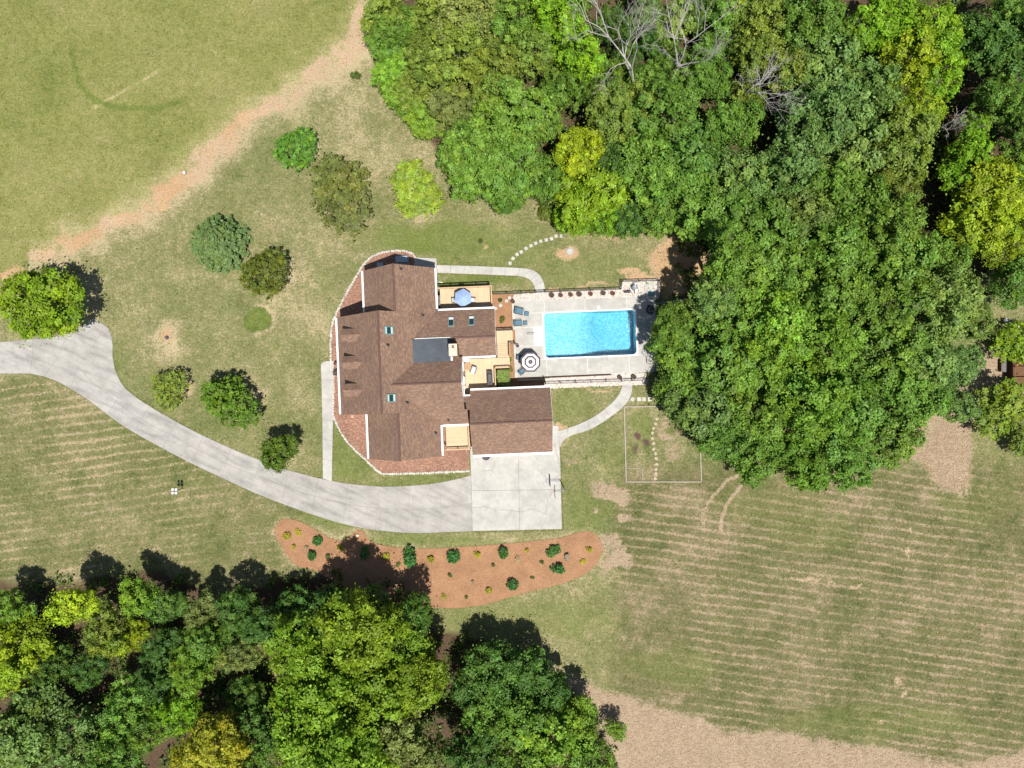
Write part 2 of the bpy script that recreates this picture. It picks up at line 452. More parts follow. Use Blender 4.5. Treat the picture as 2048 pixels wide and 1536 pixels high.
# ------------------------------------------------------------------ ground
def make_ground():
    fine_x = np.arange(-72, 72.01, 0.28); fine_y = np.arange(-55, 55.01, 0.28)
    xs = np.concatenate([[-900, -400, -200, -120, -90], fine_x, [90, 120, 200, 400, 900]])
    ys = np.concatenate([[-900, -400, -200, -120, -80], fine_y, [80, 120, 200, 400, 900]])
    X, Y = np.meshgrid(xs, ys)
    nx, ny = len(xs), len(ys)
    x, y = X.ravel(), Y.ravel()
    px, py = x * S + 1024, 768 - y * S
    wx = px + 26 * (fbm(px, py, 60, 11) - 0.5) * 2
    wy = py + 26 * (fbm(px, py, 60, 31) - 0.5) * 2
    big = fbm(px, py, 170, 3); med = fbm(px, py, 50, 5); sm = fbm(px, py, 16, 9)
    straw = 0.50 + 0.42 * (med - 0.5) + 0.25 * (big - 0.5)
    dirt = np.zeros_like(x); lush = np.zeros_like(x); pink = np.zeros_like(x); litter = np.zeros_like(x); orange = np.zeros_like(x)
    # smoother olive meadow, upper left of the dirt track
    track = [(770, -60), (740, 20), (712, 95), (640, 150), (560, 205), (480, 250), (430, 300), (350, 365), (300, 405), (220, 455), (130, 500), (60, 520), (-40, 600)]
    meadow = in_poly(px, py, [(-4000, -4000), (770, -4000), (770, -60)] + track[1:] + [(-4000, 600)])
    straw = np.where(meadow, 0.42 + 0.20 * (med - 0.5) + 0.40 * (big - 0.5) + 0.1 * (fbm(px * 0.7 + py * 0.7, py * 0.3, 30, 77) - 0.5), straw)
    arc = spline([(145, 92), (149, 135), (163, 172), (195, 202), (245, 215), (310, 216), (365, 200)], step=4)
    lush = np.maximum(lush, (1 - sstep(2, 7, poly_dist(px, py, arc))) * 0.85 * (0.55 + fbm(px, py, 40, 59)))
    straw = np.where(poly_dist(px, py, arc) < 6, straw - .12, straw)
    straw = np.where(meadow, straw + 0.32 * (1 - sstep(1.5, 5, poly_dist(px, py, [(190, 215), (320, 140)]))) * sstep(.35, .6, fbm(px, py, 30, 58)), straw)
    # mown stripes
    f2 = sstep(900, 960, py) * sstep(1205, 1260, px + 30 * (sm - 0.5))
    amp = 0.25 + 0.75 * sstep(0.3, 0.6, fbm(px, py, 210, 44, 2))
    rows_r = f2 * amp * (0.45 + 1.1 * fbm(px * .4, py, 60, 48, 3))
    straw = straw + f2 * (-0.05 + 0.35 * (fbm(px, py, 26, 141) - .5))
    f3 = sstep(770, 800, py - 0.55 * (px - 230)) * (px < 620) * sstep(745, 765, py)
    amp3 = 0.3 + 0.7 * sstep(0.3, 0.6, fbm(px, py, 180, 46, 2))
    rows_r = rows_r * ~in_poly(px, py, [(1240, 800), (1405, 800), (1410, 970), (1240, 970)])
    rows_l = f3 * amp3 * (0.45 + 1.1 * fbm(px * .4, py, 60, 49, 3))
    straw = straw + f3 * (-0.06 + 0.35 * (fbm(px, py, 26, 143) - .5))
    # bare track
    d = poly_dist(wx, wy, track)
    wid = 2 + 19 * sstep(0.3, 0.7, fbm(px, py, 60, 21))
    bare = (1 - sstep(wid * 0.2, wid + 24, d)) * (0.45 + 0.75 * sstep(.3, .65, fbm(px, py, 24, 121)))
    straw += 0.35 * (1 - sstep(15, 60, d)) * (px > 60)
    dirt = np.maximum(dirt, bare * (px > 90))
    dirt = np.maximum(dirt, (1 - sstep(10, 24, np.hypot(wx - 70, wy - 514))) * 0.9)
    dirt = np.maximum(dirt, (1 - sstep(10, 26, np.hypot(wx - 16, wy - 548))) * 0.9)
    dirt = np.maximum(dirt, (1 - sstep(10, 26, np.hypot(wx - 8, wy - 585))) * 0.8)
    orange = np.maximum(orange, sstep(0.42, 0.62, fbm(px, py, 60, 61)) * sstep(560, 430, px))
    # tan lawn between the track and the wood
    straw += 0.16 * (1 - sstep(60, 190, np.hypot((wx - 760) * 0.8, wy - 235)))
    straw += 0.10 * (1 - sstep(30, 120, np.hypot(wx - 600, wy - 600)))
    # greener lawn round the house and paths
    def blob(cx, cy, rx, ry, a):
        return a * (1 - sstep(0.5, 1.15, np.hypot((wx - cx) / rx, (wy - cy) / ry)))
    for b in ((880, 480, 170, 45, .95), (960, 563, 110, 18, 1.1), (1000, 500, 150, 60, .6), (1170, 540, 120, 40, .5), (700, 910, 60, 70, .75), (830, 962, 130, 14, .7),
              (1140, 820, 70, 50, .45), (1170, 1030, 50, 60, .6), (640, 1030, 120, 14, .55), (850, 1082, 300, 14, .7), (1050, 1240, 220, 55, .5), (510, 640, 0.1, 0.1, 0),
              (1230, 930, 30, 60, .45), (1520, 1010, 150, 40, .3), (240, 740, 18, 60, .5), (560, 230, 90, 30, .25), (1350, 1330, 120, 40, .35), (1750, 1450, 250, 40, .4),
              (1620, 1060, 120, 50, .35), (1950, 1000, 90, 60, .3), (250, 850, 60, 40, .3), (400, 960, 40, 30, .2), (980, 1010, 1, 1, 0), (660, 600, 20, 60, .3)):
        if b[4]: lush = np.maximum(lush, blob(*b))
    lush *= 0.55 + 0.9 * (med - 0.2)
    # round dark patch and tan ring
    r = np.hypot(wx * .7 + px * .3 - 517, wy * .7 + py * .3 - 640) + 10 * (sm - .5)
    lush = np.maximum(lush, (1 - sstep(22, 27, r)) * 1.0); straw = np.where(r < 25, 0.15, straw)
    straw += 0.42 * (1 - sstep(1, 6, np.abs(r - 29))) * sstep(.3, .6, med)
    r = np.hypot(wx - 335, wy - 675)
    dirt = np.maximum(dirt, (1 - sstep(10, 26, r)) * 0.75); straw += 0.3 * (1 - sstep(20, 46, r))
    # bare ground at the bottom and under the big crowns
    bot = [(1080, 1300), (1130, 1335), (1200, 1372), (1300, 1402), (1400, 1432), (1450, 1462), (1560, 1460), (1660, 1480), (1760, 1488), (1850, 1512), (1930, 1528), (2000, 1508), (2100, 1480), (2100, 1700), (900, 1700), (900, 1400)]
    e = np.where(in_poly(px, py, bot), -1, 1) * poly_dist(px, py, bot, True) + 24 * (sm - 0.5) + 20 * (med - .5)
    pink = np.maximum(pink, 1 - sstep(-22, 14, e))
    rt = [(1800, 880), (1880, 800), (1930, 700), (2100, 690), (2100, 800), (1945, 850), (1945, 940), (1925, 1000), (1885, 985), (1850, 930), (1800, 915)]
    e = np.where(in_poly(px, py, rt), -1, 1) * poly_dist(px, py, rt, True) + 30 * (sm - 0.5) + 14 * (med - .5)
    pink = np.maximum(pink, 1 - sstep(-22, 16, e))
    pink = np.maximum(pink, sstep(0.52, 0.64, fbm(px, py, 34, 91)) * (1 - sstep(20, 55, np.abs(px - 1222 - 0.05 * (py - 1000)))) * sstep(930, 980, py) * (1 - sstep(1120, 1180, py)) * .9)
    pink = np.maximum(pink, blob(1145, 905, 30, 40, .5) * sstep(.4, .6, sm))
    pink = np.maximum(pink, (1 - sstep(2, 6, np.minimum(poly_dist(wx * .4 + px * .6, wy * .4 + py * .6, PATCH_TRACK), poly_dist(wx * .4 + px * .6, wy * .4 + py * .6, [(p[0] + 38, p[1] + 4) for p in PATCH_TRACK])))) * 0.8)
    for cx, cy, rx in ((1818, 1058, 8), (1812, 1105, 11), (1795, 1372, 12), (1805, 1398, 9), (1775, 1440, 8), (1715, 1180, 5)):
        dirt = np.maximum(dirt, blob(cx, cy, rx, rx, .7))
    dirt = np.maximum(dirt, 0.75 * (1 - sstep(3, 8, poly_dist(wx, wy, [(1560, 1145), (1640, 1160), (1720, 1172)]))) * sstep(.4, .55, sm))
    # soil by the pool and lid
    orange2 = np.maximum.reduce([blob(1345, 510, 60, 60, 1.0), blob(1290, 556, 60, 8, .9), blob(1110, 577, 40, 6, .8), blob(1139, 500, 24, 16, .8), blob(1180, 575, 70, 5, .6), blob(1220, 470, 60, 10, .5), blob(1170, 772, 110, 4, .7), blob(950, 1165, 1, 1, 0), blob(1118, 858, 10, 8, .9), blob(966, 487, 8, 12, .6)])
    warm = blob(1890, 900, 60, 80, .75); dirt = np.maximum(dirt, warm); orange = np.maximum(orange, warm * .75)
    dirt = np.maximum(dirt, orange2); orange = np.maximum(orange, orange2 * 0.8)
    # edge of the island bed: dead grass
    di = poly_dist(px, py, ISLE, True)
    straw += 0.25 * (1 - sstep(3, 14, di)) * (py < 1130)
    # garden plot
    gp = in_poly(px, py, [(1249, 815), (1398, 812), (1402, 963), (1252, 963)])
    straw = np.where(gp, 0.55 + 0.6 * (med - .5) + 0.3 * (sm - .5), straw)
    lush = np.where(gp, blob(1275, 845, 25, 30, .55) , lush)
    pink = np.where(gp, np.maximum(blob(1345, 850, 40, 30, .8), blob(1350, 900, 40, 25, .6)) * sstep(.3, .6, sm), pink)
    mud = np.maximum.reduce([blob(1264, 876, 8, 8, .9), blob(1281, 882, 11, 7, .8), blob(1262, 905, 8, 14, .7)]) * gp
    # thin worn ground under the lawn trees
    for cx, cy, rr_ in ((610, 295, 30), (690, 410, 45), (835, 395, 40), (450, 490, 40), (560, 545, 32), (160, 605, 60), (360, 768, 30), (490, 812, 40), (578, 902, 32)):
        straw += blob(cx, cy, rr_, rr_, .35); dirt = np.maximum(dirt, blob(cx, cy, rr_ * .7, rr_ * .7, .45) * sstep(.4, .6, sm))
    # woods: leaf litter
    for poly, s_ in ((WOOD_NE, 1), (WOOD_SW, 1)):
        e = np.where(in_poly(px, py, poly), -1, 1) * poly_dist(px, py, poly, True) + 30 * (med - 0.5)
        litter = np.maximum(litter, 1 - sstep(-25, 12, e))
    shade_soil = blob(1362, 520, 62, 85, 1.0)
    litter *= 1 - shade_soil; dirt = np.maximum(dirt, shade_soil); orange = np.maximum(orange, shade_soil)
    faces = []
    inpool = np.zeros(x.shape, bool)
    pc = [HW(a, b) for a, b in ((POOL[0] - .2, POOL[2] - .2), (POOL[1] + .2, POOL[2] - .2), (POOL[1] + .2, POOL[3] + .2), (POOL[0] - .2, POOL[3] + .2))]
    ii, jj = np.meshgrid(np.arange(nx - 1), np.arange(ny - 1))
    a = (jj * nx + ii).ravel()
    F = np.stack([a, a + 1, a + 1 + nx, a + nx], 1)
    cx, cy = x[F].mean(1), y[F].mean(1)
    F = F[~in_poly(cx, cy, [(p.x, p.y) for p in pc])]
    me = bpy.data.meshes.new('ground')
    me.vertices.add(len(x)); me.vertices.foreach_set('co', np.stack([x, y, 0 * x], 1).ravel())
    me.loops.add(F.size); me.loops.foreach_set('vertex_index', F.ravel())
    me.polygons.add(len(F)); me.polygons.foreach_set('loop_start', np.arange(len(F)) * 4); me.polygons.foreach_set('loop_total', np.full(len(F), 4))
    for n_, a_ in (('straw', straw), ('dirt', dirt), ('lush', lush), ('pink', pink), ('litter', litter), ('orange', orange), ('mud', mud), ('meadow', meadow * 1.0), ('field', np.maximum(f2, 0.5 * f3)), ('rows_r', rows_r), ('rows_l', rows_l)):
        t = me.attributes.new(n_, 'FLOAT', 'POINT'); t.data.foreach_set('value', np.clip(a_, 0, 1.2).astype(np.float32))
    me.update(); me.validate()
    # shader
    m, N, L, B = new_mat('lawn_and_soil')
    p = pos(N)
    n_f = noise(N, L, p, 3.6, 6, 0.8); n_m = noise(N, L, p, 1.1, 4, 0.7); n_c = noise(N, L, p, 0.35, 3)
    mp = nd(N, 'ShaderNodeMapping'); mp.inputs['Scale'].default_value = (0.45, 1.5, 1); mp.inputs['Rotation'].default_value = (0, 0, 0.1)
    L.new(p, mp.inputs['Vector'])
    n_s = noise(N, L, mp.outputs['Vector'], 2.6, 5, 0.8)
    nq = nd(N, 'ShaderNodeTexNoise'); nq.inputs['Scale'].default_value = 1.9; nq.inputs['Detail'].default_value = 4; nq.inputs['Roughness'].default_value = .75; nq.inputs['Distortion'].default_value = 2.2
    L.new(p, nq.inputs['Vector']); n_q = nq.outputs['Fac']
    A = lambda q: attr(N, q).outputs['Fac']
    t = math_(N, L, 'ADD', A('straw'), math_(N, L, 'MULTIPLY', math_(N, L, 'SUBTRACT', n_f, 0.5), 1.5))
    t = math_(N, L, 'ADD', t, math_(N, L, 'MULTIPLY', math_(N, L, 'SUBTRACT', n_m, 0.5), 0.75))
    t = math_(N, L, 'ADD', t, math_(N, L, 'MULTIPLY', math_(N, L, 'SUBTRACT', n_s, 0.5), 0.45))
    t = math_(N, L, 'ADD', t, math_(N, L, 'MULTIPLY', math_(N, L, 'SUBTRACT', n_q, 0.5), 0.85))
    sep = nd(N, 'ShaderNodeSeparateXYZ'); L.new(p, sep.inputs[0])
    wob = noise(N, L, p, 0.12, 2)
    wob2 = noise(N, L, p, 1.3, 3, .7)
    for nm, tilt, spc, a_ in (('rows_r', -0.145, 18.5, .36), ('rows_l', 0.14, 18.0, .33)):
        k = 2 * math.pi / spc
        ph = math_(N, L, 'ADD', math_(N, L, 'MULTIPLY', sep.outputs[0], tilt * S * k), math_(N, L, 'MULTIPLY', sep.outputs[1], -S * k))
        ph = math_(N, L, 'ADD', ph, math_(N, L, 'MULTIPLY', wob, 5.0))
        ph = math_(N, L, 'ADD', ph, math_(N, L, 'MULTIPLY', wob2, 1.8))
        sn = math_(N, L, 'POWER', math_(N, L, 'MAXIMUM', math_(N, L, 'SINE', ph), 0.0), 1.5)
        sn = math_(N, L, 'MULTIPLY', sn, ramp(N, L, n_q, [(0.34, 0.0), (0.58, 1.2)]))
        t = math_(N, L, 'ADD', t, math_(N, L, 'MULTIPLY', math_(N, L, 'MULTIPLY', sn, A(nm)), a_))
    lawn = ramp(N, L, t, [(0.08, (0.072, 0.098, 0.030)), (0.38, (0.150, 0.164, 0.060)), (0.61, (0.228, 0.212, 0.104)), (0.86, (0.400, 0.330, 0.200))])
    mead = ramp(N, L, t, [(0.05, (0.090, 0.118, 0.028)), (0.38, (0.185, 0.196, 0.058)), (0.62, (0.250, 0.236, 0.094)), (0.95, (0.39, 0.34, 0.19))])
    lawn = mix(N, L, A('meadow'), lawn, mead)
    lawn = mix(N, L, A('field'), lawn, mix(N, L, 1.0, lawn, (0.84, 0.78, 0.84), 'MULTIPLY'))
    lushc = ramp(N, L, math_(N, L, 'ADD', math_(N, L, 'MULTIPLY', n_f, .6), math_(N, L, 'MULTIPLY', n_m, .4)), [(0.32, (0.060, 0.100, 0.020)), (0.5, (0.125, 0.165, 0.036)), (0.7, (0.235, 0.225, 0.085))])
    lm = math_(N, L, 'MULTIPLY', A('lush'), math_(N, L, 'ADD', 0.45, math_(N, L, 'MULTIPLY', n_m, 1.0)), True)
    col = mix(N, L, lm, lawn, lushc)
    def mask(name, sharp=1.0):
        q = math_(N, L, 'ADD', A(name), math_(N, L, 'MULTIPLY', math_(N, L, 'SUBTRACT', n_f, 0.5), 1.0))
        q = math_(N, L, 'ADD', q, math_(N, L, 'MULTIPLY', math_(N, L, 'SUBTRACT', n_q, 0.5), 1.1))
        q = math_(N, L, 'MULTIPLY', math_(N, L, 'SUBTRACT', q, 0.5), sharp * 2)
        q = math_(N, L, 'ADD', q, 0.5, True)
        return math_(N, L, 'MULTIPLY', q, ramp(N, L, A(name), [(0.0, 0.0), (0.12, 1.0)]))
    dsoil = mix(N, L, A('orange'), ramp(N, L, n_f, [(0.3, (0.33, 0.235, 0.145)), (0.7, (0.52, 0.39, 0.26))]), ramp(N, L, n_f, [(0.3, (0.34, 0.21, 0.11)), (0.7, (0.52, 0.355, 0.205))]))
    col = mix(N, L, mask('dirt'), col, dsoil)
    psoil = ramp(N, L, math_(N, L, 'ADD', math_(N, L, 'MULTIPLY', n_s, .5), math_(N, L, 'MULTIPLY', n_q, .5)), [(0.28, (0.17, 0.120, 0.078)), (0.44, (0.29, 0.215, 0.143)), (0.57, (0.385, 0.298, 0.205)), (0.75, (0.58, 0.48, 0.35))])
    col = mix(N, L, mask('pink'), col, psoil)
    col = mix(N, L, mask('mud'), col, (0.11, 0.065, 0.055))
    lit = ramp(N, L, n_f, [(0.3, (0.05, 0.038, 0.024)), (0.7, (0.14, 0.09, 0.055))])
    col = mix(N, L, mask('litter'), col, lit)
    col = mix(N, L, 1.0, col, ramp(N, L, n_c, [(0.3, 0.92), (0.7, 1.06)]), 'MULTIPLY')
    col = mix(N, L, 1.0, col, ramp(N, L, noise(N, L, p, 8.0, 3, 0.85), [(0.28, 0.60), (0.5, 0.97), (0.72, 1.32)]), 'MULTIPLY')
    L.new(col, B.inputs['Base Color'])
    B.inputs['Roughness'].default_value = 0.95
    B.inputs['Specular IOR Level'].default_value = 0.1
    bump(N, L, B, n_f, 0.7, 0.10)
    me.materials.append(m)
    g = link('ground', me)
    tag(g, kind='structure')
make_ground()

# ------------------------------------------------------------------ paving
def slabs(name, polys, z, joint, slabmat, joints=0.022, label=None):
    root = link(name, None); tag(root, label, kind='structure')
    b = MB()
    for q in polys: b.prism(q, -0.1, z - 0.02)
    b.build('joint_bed', joint, root)
    for q in polys:
        MB().prism(inset(q, joints), -0.05, z).build('slab', slabmat, root)
    return root
# driveway: two edges, cut across and down the middle
up_edge = spline([(226, 690), (226, 715), (233, 745), (250, 775), (285, 803), (340, 836), (400, 868), (470, 900), (515, 918), (560, 935), (620, 952), (665, 962), (720, 970), (780, 973), (850, 969), (900, 961), (942, 951)], step=8)
lo_edge = spline([(90, 753), (125, 768), (170, 795), (215, 829), (260, 860), (330, 899), (400, 935), (460, 963), (520, 990), (580, 1013), (640, 1034), (700, 1051), (760, 1061), (830, 1066), (890, 1064), (945, 1062)], step=8)
def resample(pts, n):
    P = np.array(pts, float); s = np.concatenate([[0], np.cumsum(np.hypot(*np.diff(P, axis=0).T))])
    t = np.linspace(0, s[-1], n)
    return list(zip(np.interp(t, s, P[:, 0]), np.interp(t, s, P[:, 1])))
iu = min(range(len(up_edge)), key=lambda i: abs(up_edge[i][0] - 250) + abs(up_edge[i][1] - 775))
il = min(range(len(lo_edge)), key=lambda i: abs(lo_edge[i][0] - 215) + abs(lo_edge[i][1] - 829))
K, SUB = 12, 5
ru = resample(up_edge[iu:], K * SUB + 1); rl = resample(lo_edge[il:], K * SUB + 1)
polys = []
for k in range(K):
    u = ru[k * SUB:(k + 1) * SUB + 1]; l = rl[k * SUB:(k + 1) * SUB + 1]
    mdl = [((a[0] + b[0]) / 2, (a[1] + b[1]) / 2) for a, b in zip(u, l)]
    polys.append(wpoly(u + mdl[::-1])); polys.append(wpoly(mdl + l[::-1]))
jm = ((250 + 215) / 2, (775 + 829) / 2)
ue = up_edge[:iu + 1]; le = lo_edge[:il + 1]
i170 = min(range(len(le)), key=lambda i: abs(le[i][0] - 140))
i233 = min(range(len(ue)), key=lambda i: abs(ue[i][1] - 712))
polys += [wpoly(q) for q in (
    ue[i233:] + [jm, (185, 765), (157, 733), (186, 692)],
    [jm] + [le[-1]] + le[i170:-1][::-1] + [(157, 733), (185, 765)],
    le[:i170 + 1] + [(157, 733), (118, 711), (96, 752)][:2] ,
    [(226, 690)] + ue[1:i233 + 1] + [(186, 692), (203, 664), (217, 656), (224, 675)],
    [(203, 664), (186, 692), (157, 733), (118, 711), (136, 667), (160, 655), (176, 645)],
    [(203, 664), (176, 645), (186, 636), (193, 640), (217, 656)],
    [(136, 667), (118, 711), (90, 753), (60, 747), (66, 712), (66, 677), (100, 675)],
    [(66, 677), (66, 712), (60, 747), (0, 747), (-3, 714), (0, 684), (30, 682)],
    [(0, 684), (-3, 714), (-80, 716), (-80, 684)],
    [(-3, 714), (0, 747), (-80, 752), (-80, 716)])]
slabs('driveway', polys, 0.06, mat('joint_grey', (0.30, 0.285, 0.265), (0.24, 0.225, 0.21), 5), concrete_old, 0.02)
slabs('garage_apron', [wpoly(q) for q in (
    [(940, 893), (1036, 890), (1038, 980), (943, 981)], [(1036, 890), (1108, 888), (1121, 935), (1122, 979), (1038, 980)],
    [(943, 981), (1038, 980), (1039, 1060), (945, 1062)], [(1038, 980), (1122, 979), (1124, 1058), (1039, 1060)],
    [(1095, 851), (1117, 851), (1119, 892), (1121, 935), (1108, 888), (1095, 888)])], 0.07, joint_dark, concrete_new, 0.022)
def crack(pts, w=0.035):
    b = MB(); P = [W(*p) for p in pts]
    rr = random.Random(len(pts))
    Q = []
    for a, c in zip(P[:-1], P[1:]):
        for k in range(5):
            q = a.lerp(c, k / 5); Q.append(q + Vector((rr.uniform(-.05, .05), rr.uniform(-.05, .05), 0)))
    Q.append(P[-1])
    for a, c in zip(Q[:-1], Q[1:]):
        d = (c - a).normalized(); n = Vector((-d.y, d.x, 0)) * w * rr.uniform(.3, .7)
        b.add([a - n + Vector((0, 0, .074)), c - n + Vector((0, 0, .074)), c + n + Vector((0, 0, .074)), a + n + Vector((0, 0, .074))], [(0, 1, 2, 3)])
    return b
ap = bpy.data.objects['garage_apron']
for pts in ([(945, 1014), (960, 1015), (972, 1013), (990, 1020), (1005, 1019), (1025, 1021), (1040, 1024), (1052, 1022), (1060, 1019), (1072, 1018), (1080, 1024), (1090, 1028)],
            [(985, 941), (987, 930), (990, 922)], [(1090, 1028), (1094, 1020), (1095, 1000), (1103, 985)], [(1075, 938), (1085, 948), (1095, 958)], [(965, 943), (976, 940), (985, 942)]):
    crack(pts).build('crack', joint_dark, ap)

def strip(left, right, n):
    l = resample(left, n * 4 + 1); r = resample(right, n * 4 + 1)
    return [wpoly(l[k * 4:k * 4 + 5] + r[k * 4:k * 4 + 5][::-1]) for k in range(n)]
slabs('front_walkway', [wpoly(q) for q in ([(642, 738), (642, 730), (646, 724), (652, 722), (668, 722), (668, 760), (643, 760)],)] + strip([(643, 760), (645, 850), (646, 957)], [(668, 760), (666, 850), (664, 963)], 5), 0.07, joint_dark, concrete_new, 0.015)
slabs('garden_walkway', [wpoly(q) for q in ([(831, 515), (873, 517), (874, 555), (831, 550)],)] +
      strip([(874, 530), (960, 532.5), (1040, 536)], [(874, 546), (960, 549), (1035, 552)], 6) +
      strip(spline([(1040, 536), (1062, 539), (1078, 549), (1087, 564), (1090, 580), (1091, 600)], step=5), spline([(1035, 552), (1050, 555), (1062, 562), (1069, 573), (1071, 585), (1072, 601)], step=5), 5), 0.07, joint_dark, concrete_new, 0.015)
slabs('curved_walkway', strip(spline([(1243, 753), (1244, 770), (1238, 788), (1222, 807), (1190, 832), (1155, 849), (1117, 862)], step=5), spline([(1264, 753), (1265, 770), (1261, 792), (1247, 813), (1215, 838), (1180, 859), (1145, 870), (1128, 880), (1119, 895)], step=5), 9), 0.07, joint_dark, concrete_new, 0.015)

# ------------------------------------------------------------------ beds
def bed(name, poly, z, m, label):
    o = MB().prism(poly, -0.1, z).build(name, m)
    return tag(o, label, kind='structure')
bed('mulch_bed', wpoly([(831, 533)] + spline(BORDER_A[1:], step=3) + [(667, 723), (666, 830)] + spline(BORDER_B, step=3) + [(938, 850), (900, 700), (860, 540)]), 0.04, mulch_house, 'reddish bark mulch bed wrapped round the front of the house')
bed('mulch_bed', [tuple(p) for p in wpoly(spline(ISLE, True, 4))], 0.05, mulch_isle, 'long orange pine straw bed below the driveway')
bed('mulch_bed', wpoly([(950, 588), (1030, 588), (1036, 755), (1092, 755), (1092, 790), (920, 790), (920, 640)]), 0.03, mulch_isle, 'orange mulch bed between the house and the pool paving')
def pebbles(name, poly, n, label, m, seed, smin=.05, smax=.13):
    r = np.random.default_rng(seed)
    P = np.array(poly); lo, hi = P.min(0), P.max(0)
    pts = lo + (hi - lo) * r.random((n * 3, 2))
    pts = pts[in_poly(pts[:, 0], pts[:, 1], poly)][:n]
    o = np.array([(1, 0, 0), (.5, .87, 0), (-.5, .87, 0), (-1, 0, 0), (-.5, -.87, 0), (.5, -.87, 0), (.45, .2, 1), (-.3, .4, 1), (-.1, -.5, 1)], float)
    fs = [(0, 1, 6), (1, 2, 7), (1, 7, 6), (2, 3, 7), (3, 4, 8), (3, 8, 7), (4, 5, 8), (5, 0, 6), (5, 6, 8), (6, 7, 8)]
    k = len(pts); s = r.uniform(smin, smax, (k, 1, 1)); a = r.random(k) * 6.283
    R = np.zeros((k, 3, 3)); R[:, 0, 0] = R[:, 1, 1] = np.cos(a); R[:, 0, 1] = -np.sin(a); R[:, 1, 0] = np.sin(a); R[:, 2, 2] = 0.55
    V = np.einsum('nij,vj->nvi', R, o) * s; V[:, :, :2] += pts[:, None, :]; V[:, :, 2] += 0.03
    F = (np.array(fs)[None] + (np.arange(k) * 9)[:, None, None]).reshape(-1, 3)
    me = bpy.data.meshes.new(name); me.from_pydata(V.reshape(-1, 3).tolist(), [], F.tolist()); me.materials.append(m)
    return tag(link(name, me), label, 'gravel' if 'gravel' in name else 'soil', kind='stuff')
GN = wpoly([(1027, 589), (1100, 584), (1240, 577), (1246, 561), (1318, 558), (1320, 598), (1027, 604)])
GS = wpoly([(1086, 750), (1292, 746), (1292, 769), (1190, 772), (1090, 777)])
gravel_base = mat('gravel_fines', (0.42, 0.36, 0.31), (0.27, 0.20, 0.16), 4, 0.95)
for i, (g_, nm) in enumerate(((GN, 'white gravel strip along the top fence of the pool'), (GS, 'white gravel strip along the bottom fence of the pool'))):
    bed('gravel_base', g_, 0.045, gravel_base, nm.replace('white', 'pale base under white'))
    pebbles('gravel', g_, 3200, nm, gravel_m, 20 + i)

clod_m = mat('dry_clods', (0.46, 0.34, 0.22), (0.30, 0.20, 0.12), 5, .95)
TRK = [(735, 30), (715, 95), (640, 150), (560, 205), (480, 250), (430, 300), (350, 365), (300, 405), (220, 455), (140, 495)]
def offset(pts, d): return [(p[0] + d * .5, p[1] + d) for p in pts]
pebbles('soil_clods', wpoly(offset(TRK, -18) + offset(TRK, 20)[::-1]), 2600, 'loose clods and stones along the bare track at upper left', clod_m, 61, .02, .09)
pebbles('soil_clods', wpoly([(1150, 1370), (1300, 1410), (1450, 1470), (1650, 1486), (1850, 1515), (2060, 1520), (2060, 1560), (1250, 1560), (1240, 1450)]), 3000, 'loose clods and chips on the bare strip at the bottom edge', clod_m, 62, .02, .09)
pebbles('soil_clods', wpoly([(1820, 905), (1900, 830), (1945, 860), (1940, 960), (1915, 990), (1870, 960)]), 1200, 'loose clods on the bare patch right of the big trees', clod_m, 63, .02, .09)
# stones along the bed
def rock_mesh(seed):
    r = random.Random(seed); b = MB()
    n = 7; prof = []
    base = [(math.cos(2 * math.pi * i / n) * r.uniform(.75, 1.1), math.sin(2 * math.pi * i / n) * r.uniform(.75, 1.1)) for i in range(n)]
    vs = [(x, y, -0.2) for x, y in base] + [(x * 1.02, y * 1.02, .45) for x, y in base] + [(x * .7, y * .7, .8 + r.uniform(-.12, .12)) for x, y in base]
    fs = [(i, (i + 1) % n, n + (i + 1) % n, n + i) for i in range(n)] + [(n + i, n + (i + 1) % n, 2 * n + (i + 1) % n, 2 * n + i) for i in range(n)] + [tuple(range(2 * n, 3 * n))]
    return b.add(vs, fs).mesh('stone', stone_pale)
ROCKS = [rock_mesh(i) for i in range(6)]
def stone_row(pts, label, step):
    root = thing('stone_edging', label, 'edging')
    P = resample(spline(pts, step=6), 400)
    L_ = sum(math.dist(a, b) for a, b in zip(P[:-1], P[1:]))
    n = int(L_ / step)
    r = random.Random(n)
    for i, q in enumerate(resample(P, n)):
        w = W(q[0] + r.uniform(-.6, .6), q[1] + r.uniform(-.6, .6))
        o = link('stone', ROCKS[r.randrange(6)], root, w, r.random() * 6.28)
        s = r.uniform(.15, .20); o.scale = (s, s * r.uniform(.85, 1.1), s * r.uniform(.6, .8))
stone_row(BORDER_A, 'pale stone edging curving round the upper left of the mulch bed', 4.3)
stone_row(BORDER_B, 'pale stone edging curving round the lower left of the mulch bed', 4.3)
stone_row([(667, 752), (667, 780), (666, 828)], 'short row of pale stones between the mulch and the front walkway', 5.0)

